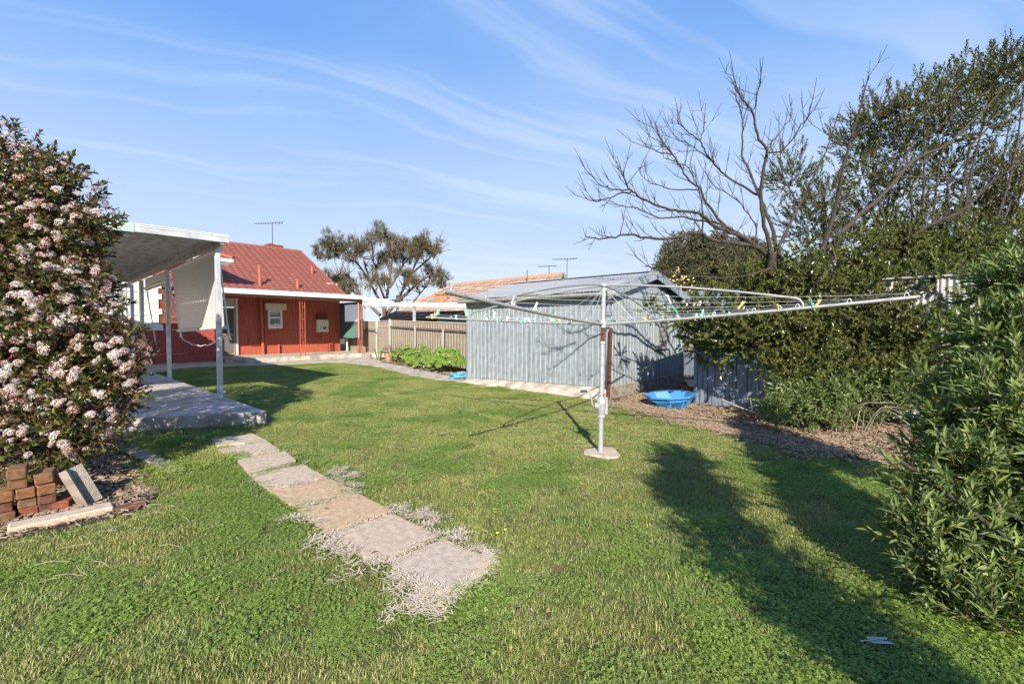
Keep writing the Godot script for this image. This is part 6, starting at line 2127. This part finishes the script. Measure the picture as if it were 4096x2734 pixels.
func lawn() -> void:
	var o := outline(LAWN)
	var holes := []
	for p in PAVERS: holes.append(outline(p))
	var f := FastNoiseLite.new()
	f.seed = 8
	f.frequency = 0.45
	f.fractal_octaves = 4
	var g := FastNoiseLite.new()
	g.seed = 19
	g.frequency = 0.9
	g.fractal_octaves = 4
	var fresh := [Color(0.18, 0.26, 0.05), Color(0.235, 0.31, 0.07), Color(0.135, 0.205, 0.04), Color(0.28, 0.345, 0.09), Color(0.205, 0.28, 0.058), Color(0.42, 0.385, 0.20)]
	var dry := [Color(0.23, 0.29, 0.07), Color(0.30, 0.345, 0.095), Color(0.44, 0.41, 0.22), Color(0.25, 0.31, 0.08), Color(0.26, 0.315, 0.08)]
	var kinds := [blade_patch(420, 0.27, 0.016, 0.038, 0.0038, fresh), blade_patch(400, 0.27, 0.018, 0.05, 0.0038, fresh), blade_patch(420, 0.27, 0.016, 0.034, 0.0036, dry), clover_patch(430, 0.27), clover_patch(340, 0.27)]
	var xs := [[], [], [], [], []]
	var cs := [[], [], [], [], []]
	var step := 0.155
	var x := -3.2
	while x < 9.0:
		var v := -2.6
		while v < 18.5:
			var p := Vector2(x + R.randf_range(-0.07, 0.07), v + R.randf_range(-0.07, 0.07))
			v += step
			# skip what lies behind the camera or beside its view
			var ahead := p.x * 0.741 + p.y * 0.672
			var side := p.x * 0.672 - p.y * 0.741
			if ahead < 0.9 or absf(side) > ahead * 1.2 + 0.8: continue
			if not Geometry2D.is_point_in_polygon(p, o): continue
			var skip := false
			for q in holes:
				if Geometry2D.is_point_in_polygon(p, q):
					skip = true
					break
			if skip or p.distance_to(Vector2(4.66, 2.78)) < 0.24: continue
			var a := f.get_noise_2d(p.x * 1.3, p.y * 1.3)
			var b := g.get_noise_2d(p.x, p.y)
			# clover grows in drifts: thick near the pavers and towards the near right
			var cl := a * 1.5 + b * 0.5 - 0.12
			if p.x > 0.6 and p.x < 2.3 and p.y > 3.4 and p.y < 7.4: cl += 0.5
			if p.y < 1.0: cl += 0.4
			if ahead > 5.0: cl -= 0.25
			var k := 0
			if cl + R.randf_range(-0.45, 0.45) > 0.2: k = 3 + R.randi_range(0, 1)
			elif b + R.randf_range(-0.4, 0.4) > (0.02 if ahead > 4.0 else 0.2): k = 2
			else: k = R.randi_range(0, 1)
			var hh := R.randf_range(0.7, 1.3) + (0.7 if R.randf() < 0.03 else 0.0)
			if p.x > 0.9 and p.x < 1.9 and p.y > 5.4 and p.y < 7.2: hh *= 1.9
			xs[k].append(Transform3D(Basis(Vector3.UP, R.randf() * TAU).scaled(Vector3(1, hh, 1)), P(p.x, ground_y(p.x, p.y), p.y)))
			var tn := 1.0 + 0.1 * b
			cs[k].append(Color(tn * R.randf_range(0.92, 1.08) * (1.06 if a < 0 else 1.0), tn * R.randf_range(0.95, 1.05), tn))
			if k >= 3:
				xs[0].append(Transform3D(Basis(Vector3.UP, R.randf() * TAU).scaled(Vector3(1, 0.8, 1)), P(p.x, ground_y(p.x, p.y), p.y)))
				cs[0].append(Color(tn * 0.9, tn, tn))
		x += step
	for k in 5:
		var m := many(self, "lawn_grass" if k < 3 else "clover", kinds[k], M.grass, xs[k], cs[k])
		tag(m, ["short green mown grass covering the lawn", "longer green grass mixed through the lawn", "dry straw-coloured grass in patches of the lawn", "bright green clover growing through the lawn", "lighter clover leaves among the lawn grass"][k], "grass" if k < 3 else "clover")

func litter() -> void:
	# dry clippings round the stepping slabs
	var mb := MB.new()
	for i in 9:
		var a := R.randf() * TAU
		var d := Vector3(cos(a), R.randf_range(-0.1, 0.25), sin(a))
		var p := Vector3(R.randf_range(-0.03, 0.03), R.randf_range(0.002, 0.016), R.randf_range(-0.03, 0.03))
		var l := R.randf_range(0.02, 0.05)
		var s := d.cross(Vector3.UP).normalized() * 0.0022
		var c := Color(0.46, 0.39, 0.30).lerp(Color(0.60, 0.53, 0.43), R.randf())
		mb.quad(p - s, p + s, p + s + d * l, p - s + d * l, c)
	var straw := mb.build()
	var xs := []
	for i in PAVERS.size():
		if i < 2: continue
		var o := outline(PAVERS[i])
		for k in o.size():
			var a := o[k]
			var b := o[(k + 1) % o.size()]
			var dens := 6 if i < 4 else 12
			for e in dens:
				if sin(i * 3.1 + k * 1.7) < -0.35: continue
				var p := a.lerp(b, R.randf()) + Vector2(R.randfn(0, 0.035), R.randfn(0, 0.035))
				xs.append(Transform3D(Basis(Vector3.UP, R.randf() * TAU), P(p.x, R.randf_range(0.018, 0.04), p.y)))
	for q in STRAW_HEAPS:
		for e in int(q[3] * 0.45):
			xs.append(Transform3D(Basis(Vector3.UP, R.randf() * TAU), P(q[0] + R.randfn(0, q[2]), R.randf_range(0.03, 0.05), q[1] + R.randfn(0, q[2]))))
	var keep := []
	for t in xs:
		var p := Vector2(t.origin.x, -t.origin.z)
		var inside := false
		for q in PAVERS:
			for w in Geometry2D.offset_polygon(outline(q), -0.025):
				if Geometry2D.is_point_in_polygon(p, w): inside = true
		if not inside: keep.append(t)
	xs = keep
	var m := many(self, "dry_grass_clippings", straw, M.litter, xs)
	tag(m, "pale dry grass clippings lying along the stepping slabs", "clippings")
	# bark and twigs over the mulch and the bed
	var ch := MB.new()
	for i in 8:
		var c := Color(0.13, 0.085, 0.055).lerp(Color(0.40, 0.31, 0.22), R.randf())
		ch.box(Vector3(R.randf_range(-0.1, 0.1), R.randf_range(0.0, 0.012), R.randf_range(-0.1, 0.1)), Vector3(R.randf_range(0.02, 0.07), 0.006, R.randf_range(0.006, 0.016)), Basis(Vector3.UP, R.randf() * TAU) * Basis(Vector3(0, 0, 1), R.randf_range(-0.3, 0.3)), 0.0, c)
	var chips := ch.build()
	var ms := []
	var bush_bed := outline([-1.2, 4.75, 0.6, 4.74, 0.78, 5.0, 0.84, 6.2, 0.9, 7.4, -1.2, 7.4])
	var area := outline([8.15, 4.6, 7.3, 3.5, 7.1, 2.7, 6.92, 1.8, 6.5, 0.85, 6.3, -0.2, 6.1, -2.5, 9.6, -2.5, 8.9, 1.2, 8.9, 3.3, 11.5, 3.4, 11.5, 4.7])
	var bed := outline([8.4, 9.3, 8.78, 10.1, 9.06, 11.3, 9.6, 13.7, 9.8, 15.6, 10.4, 16.9, 11.3, 17.4, 10.8, 13.2, 10.5, 10.6, 10.2, 9.3])
	for q in [[area, 2600, 0.016], [bed, 1300, 0.036], [bush_bed, 700, 0.012]]:
		var bb := Rect2(q[0][0], Vector2.ZERO)
		for p in q[0]: bb = bb.expand(p)
		var got := 0
		while got < q[1]:
			var p := Vector2(R.randf_range(bb.position.x, bb.end.x), R.randf_range(bb.position.y, bb.end.y))
			if not Geometry2D.is_point_in_polygon(p, q[0]): continue
			ms.append(Transform3D(Basis(Vector3.UP, R.randf() * TAU).scaled(Vector3.ONE * R.randf_range(0.7, 1.4)), P(p.x, ground_y(p.x, p.y) + q[2], p.y)))
			got += 1
	for e in 700:
		var a := R.randf()
		var p := Vector2(lerpf(8.0, 6.6, a), lerpf(4.4, 0.6, a)) + Vector2(R.randfn(-0.15, 0.25), R.randfn(0, 0.2))
		ms.append(Transform3D(Basis(Vector3.UP, R.randf() * TAU), P(p.x, 0.02, p.y)))
	var mm := many(self, "bark_mulch", chips, M.litter, ms)
	tag(mm, "brown bark and twig mulch on the bare ground", "mulch")
	# long straw stems scattered on the lawn
	var sw := MB.new()
	for i in 260:
		var near := i < 70
		var p := Vector2(R.randf_range(4.6, 7.2), R.randf_range(0.6, 4.6)) if not near else Vector2(R.randf_range(-0.8, 0.9), R.randf_range(3.6, 4.9))
		var a := R.randf() * TAU if near else R.randfn(2.3, 0.4)
		var l := R.randf_range(0.05, 0.2)
		var d := P(cos(a), R.randf_range(-0.05, 0.05), sin(a))
		var o := P(p.x, 0.045, p.y)
		sw.tube(PackedVector3Array([o, o + d * l * 0.5 + Vector3(0, 0.008, 0) + rv(0.01), o + d * l]), 0.0014, 4, false, Color(0.40, 0.33, 0.21))
	var swm := MeshInstance3D.new()
	swm.name = "straw_stems"
	swm.mesh = sw.build()
	swm.material_override = M.litter
	tag(swm, "thin dry straw stems scattered on the lawn", "straw", "", "stuff")
	add_child(swm)
	# fallen leaves
	var lf := MB.new()
	leaf(lf, Vector3.ZERO, Vector3(1, 0.1, 0).normalized(), Vector3.UP, 0.042, 0.026, Color(0.20, 0.09, 0.055), 0.25, true, 0.2)
	var lm := lf.build()
	var spots := [[2.25, -0.45, "nearest the left bottom of the lawn"], [2.3, 0.02, "near the bottom, below the nearest slab"], [2.9, -0.3, "left of the nearest stepping slab"], [3.3, 0.18, "below the clothesline mast, in sun"], [3.6, -0.42, "left of the yellowish stepping slab"], [4.2, -0.12, "right of the yellowish stepping slab"], [5.0, 0.05, "left of the clothesline foot"], [6.5, -0.25, "in the middle of the far lawn"]]
	for q in spots:
		var s: float = q[1] * q[0]
		var b := MeshInstance3D.new()
		b.name = numbered("fallen_leaf")
		b.mesh = lm
		b.material_override = M.litter
		b.transform = Transform3D(Basis(Vector3.UP, R.randf() * TAU) * Basis(Vector3.RIGHT, R.randf_range(-0.5, 0.5)), P(0.672 * s + 0.741 * q[0], 0.045, -0.741 * s + 0.672 * q[0]))
		tag(b, "small dead brown leaf %s" % q[2], "leaf", "dead leaves on the lawn")
		add_child(b)
	# yellow wildflowers by the nearest slab, and a feather in the shade
	var yf := thing("yellow_wildflower", "pair of small yellow wildflowers beside the nearest stepping slab", "flower", P(2.21, 0.02, 2.15))
	for q in [[2.21, 2.15, 0.07], [2.27, 2.13, 0.08]]:
		var st := MB.new()
		st.tube(PackedVector3Array([P(q[0], 0.02, q[1]), P(q[0] + 0.01, q[2], q[1])]), 0.0018, 4, false, Color(0.16, 0.22, 0.05))
		part(yf, "stalk", st, M.litter)
		var bl := MB.new()
		for k in 5:
			var a := TAU * k / 5
			leaf(bl, P(q[0] + 0.01, q[2], q[1]), Vector3(cos(a) * 0.7, 0.7, sin(a) * 0.7), Vector3.UP, 0.022, 0.014, Color(0.72, 0.58, 0.05), 0.1)
		part(yf, "bloom", bl, M.petal)
	var ff := P(2.65, 0.045, 0.14)
	var fe := thing("white_feather", "white feather lying in the shaded grass at lower right", "feather", ff)
	var sh := MB.new()
	var ax := P(0.62, 0, -0.78).normalized()
	sh.tube(PackedVector3Array([ff - ax * 0.06, ff + Vector3(0, 0.01, 0), ff + ax * 0.06]), 0.0015, 4, false, Color(0.75, 0.75, 0.72))
	part(fe, "shaft", sh, M.litter)
	var bb := MB.new()
	for k in 16:
		var o := ff + ax * (-0.03 + 0.085 * k / 15.0) + Vector3(0, 0.008, 0)
		for e in [-1.0, 1.0]:
			var d: Vector3 = (ax * 0.7 + ax.cross(Vector3.UP) * e).normalized()
			bb.tri(o, o + d * 0.028 + ax * 0.004, o + d * 0.026 - ax * 0.004, Color(0.5, 0.51, 0.53))
	part(fe, "vane", bb, M.petal)
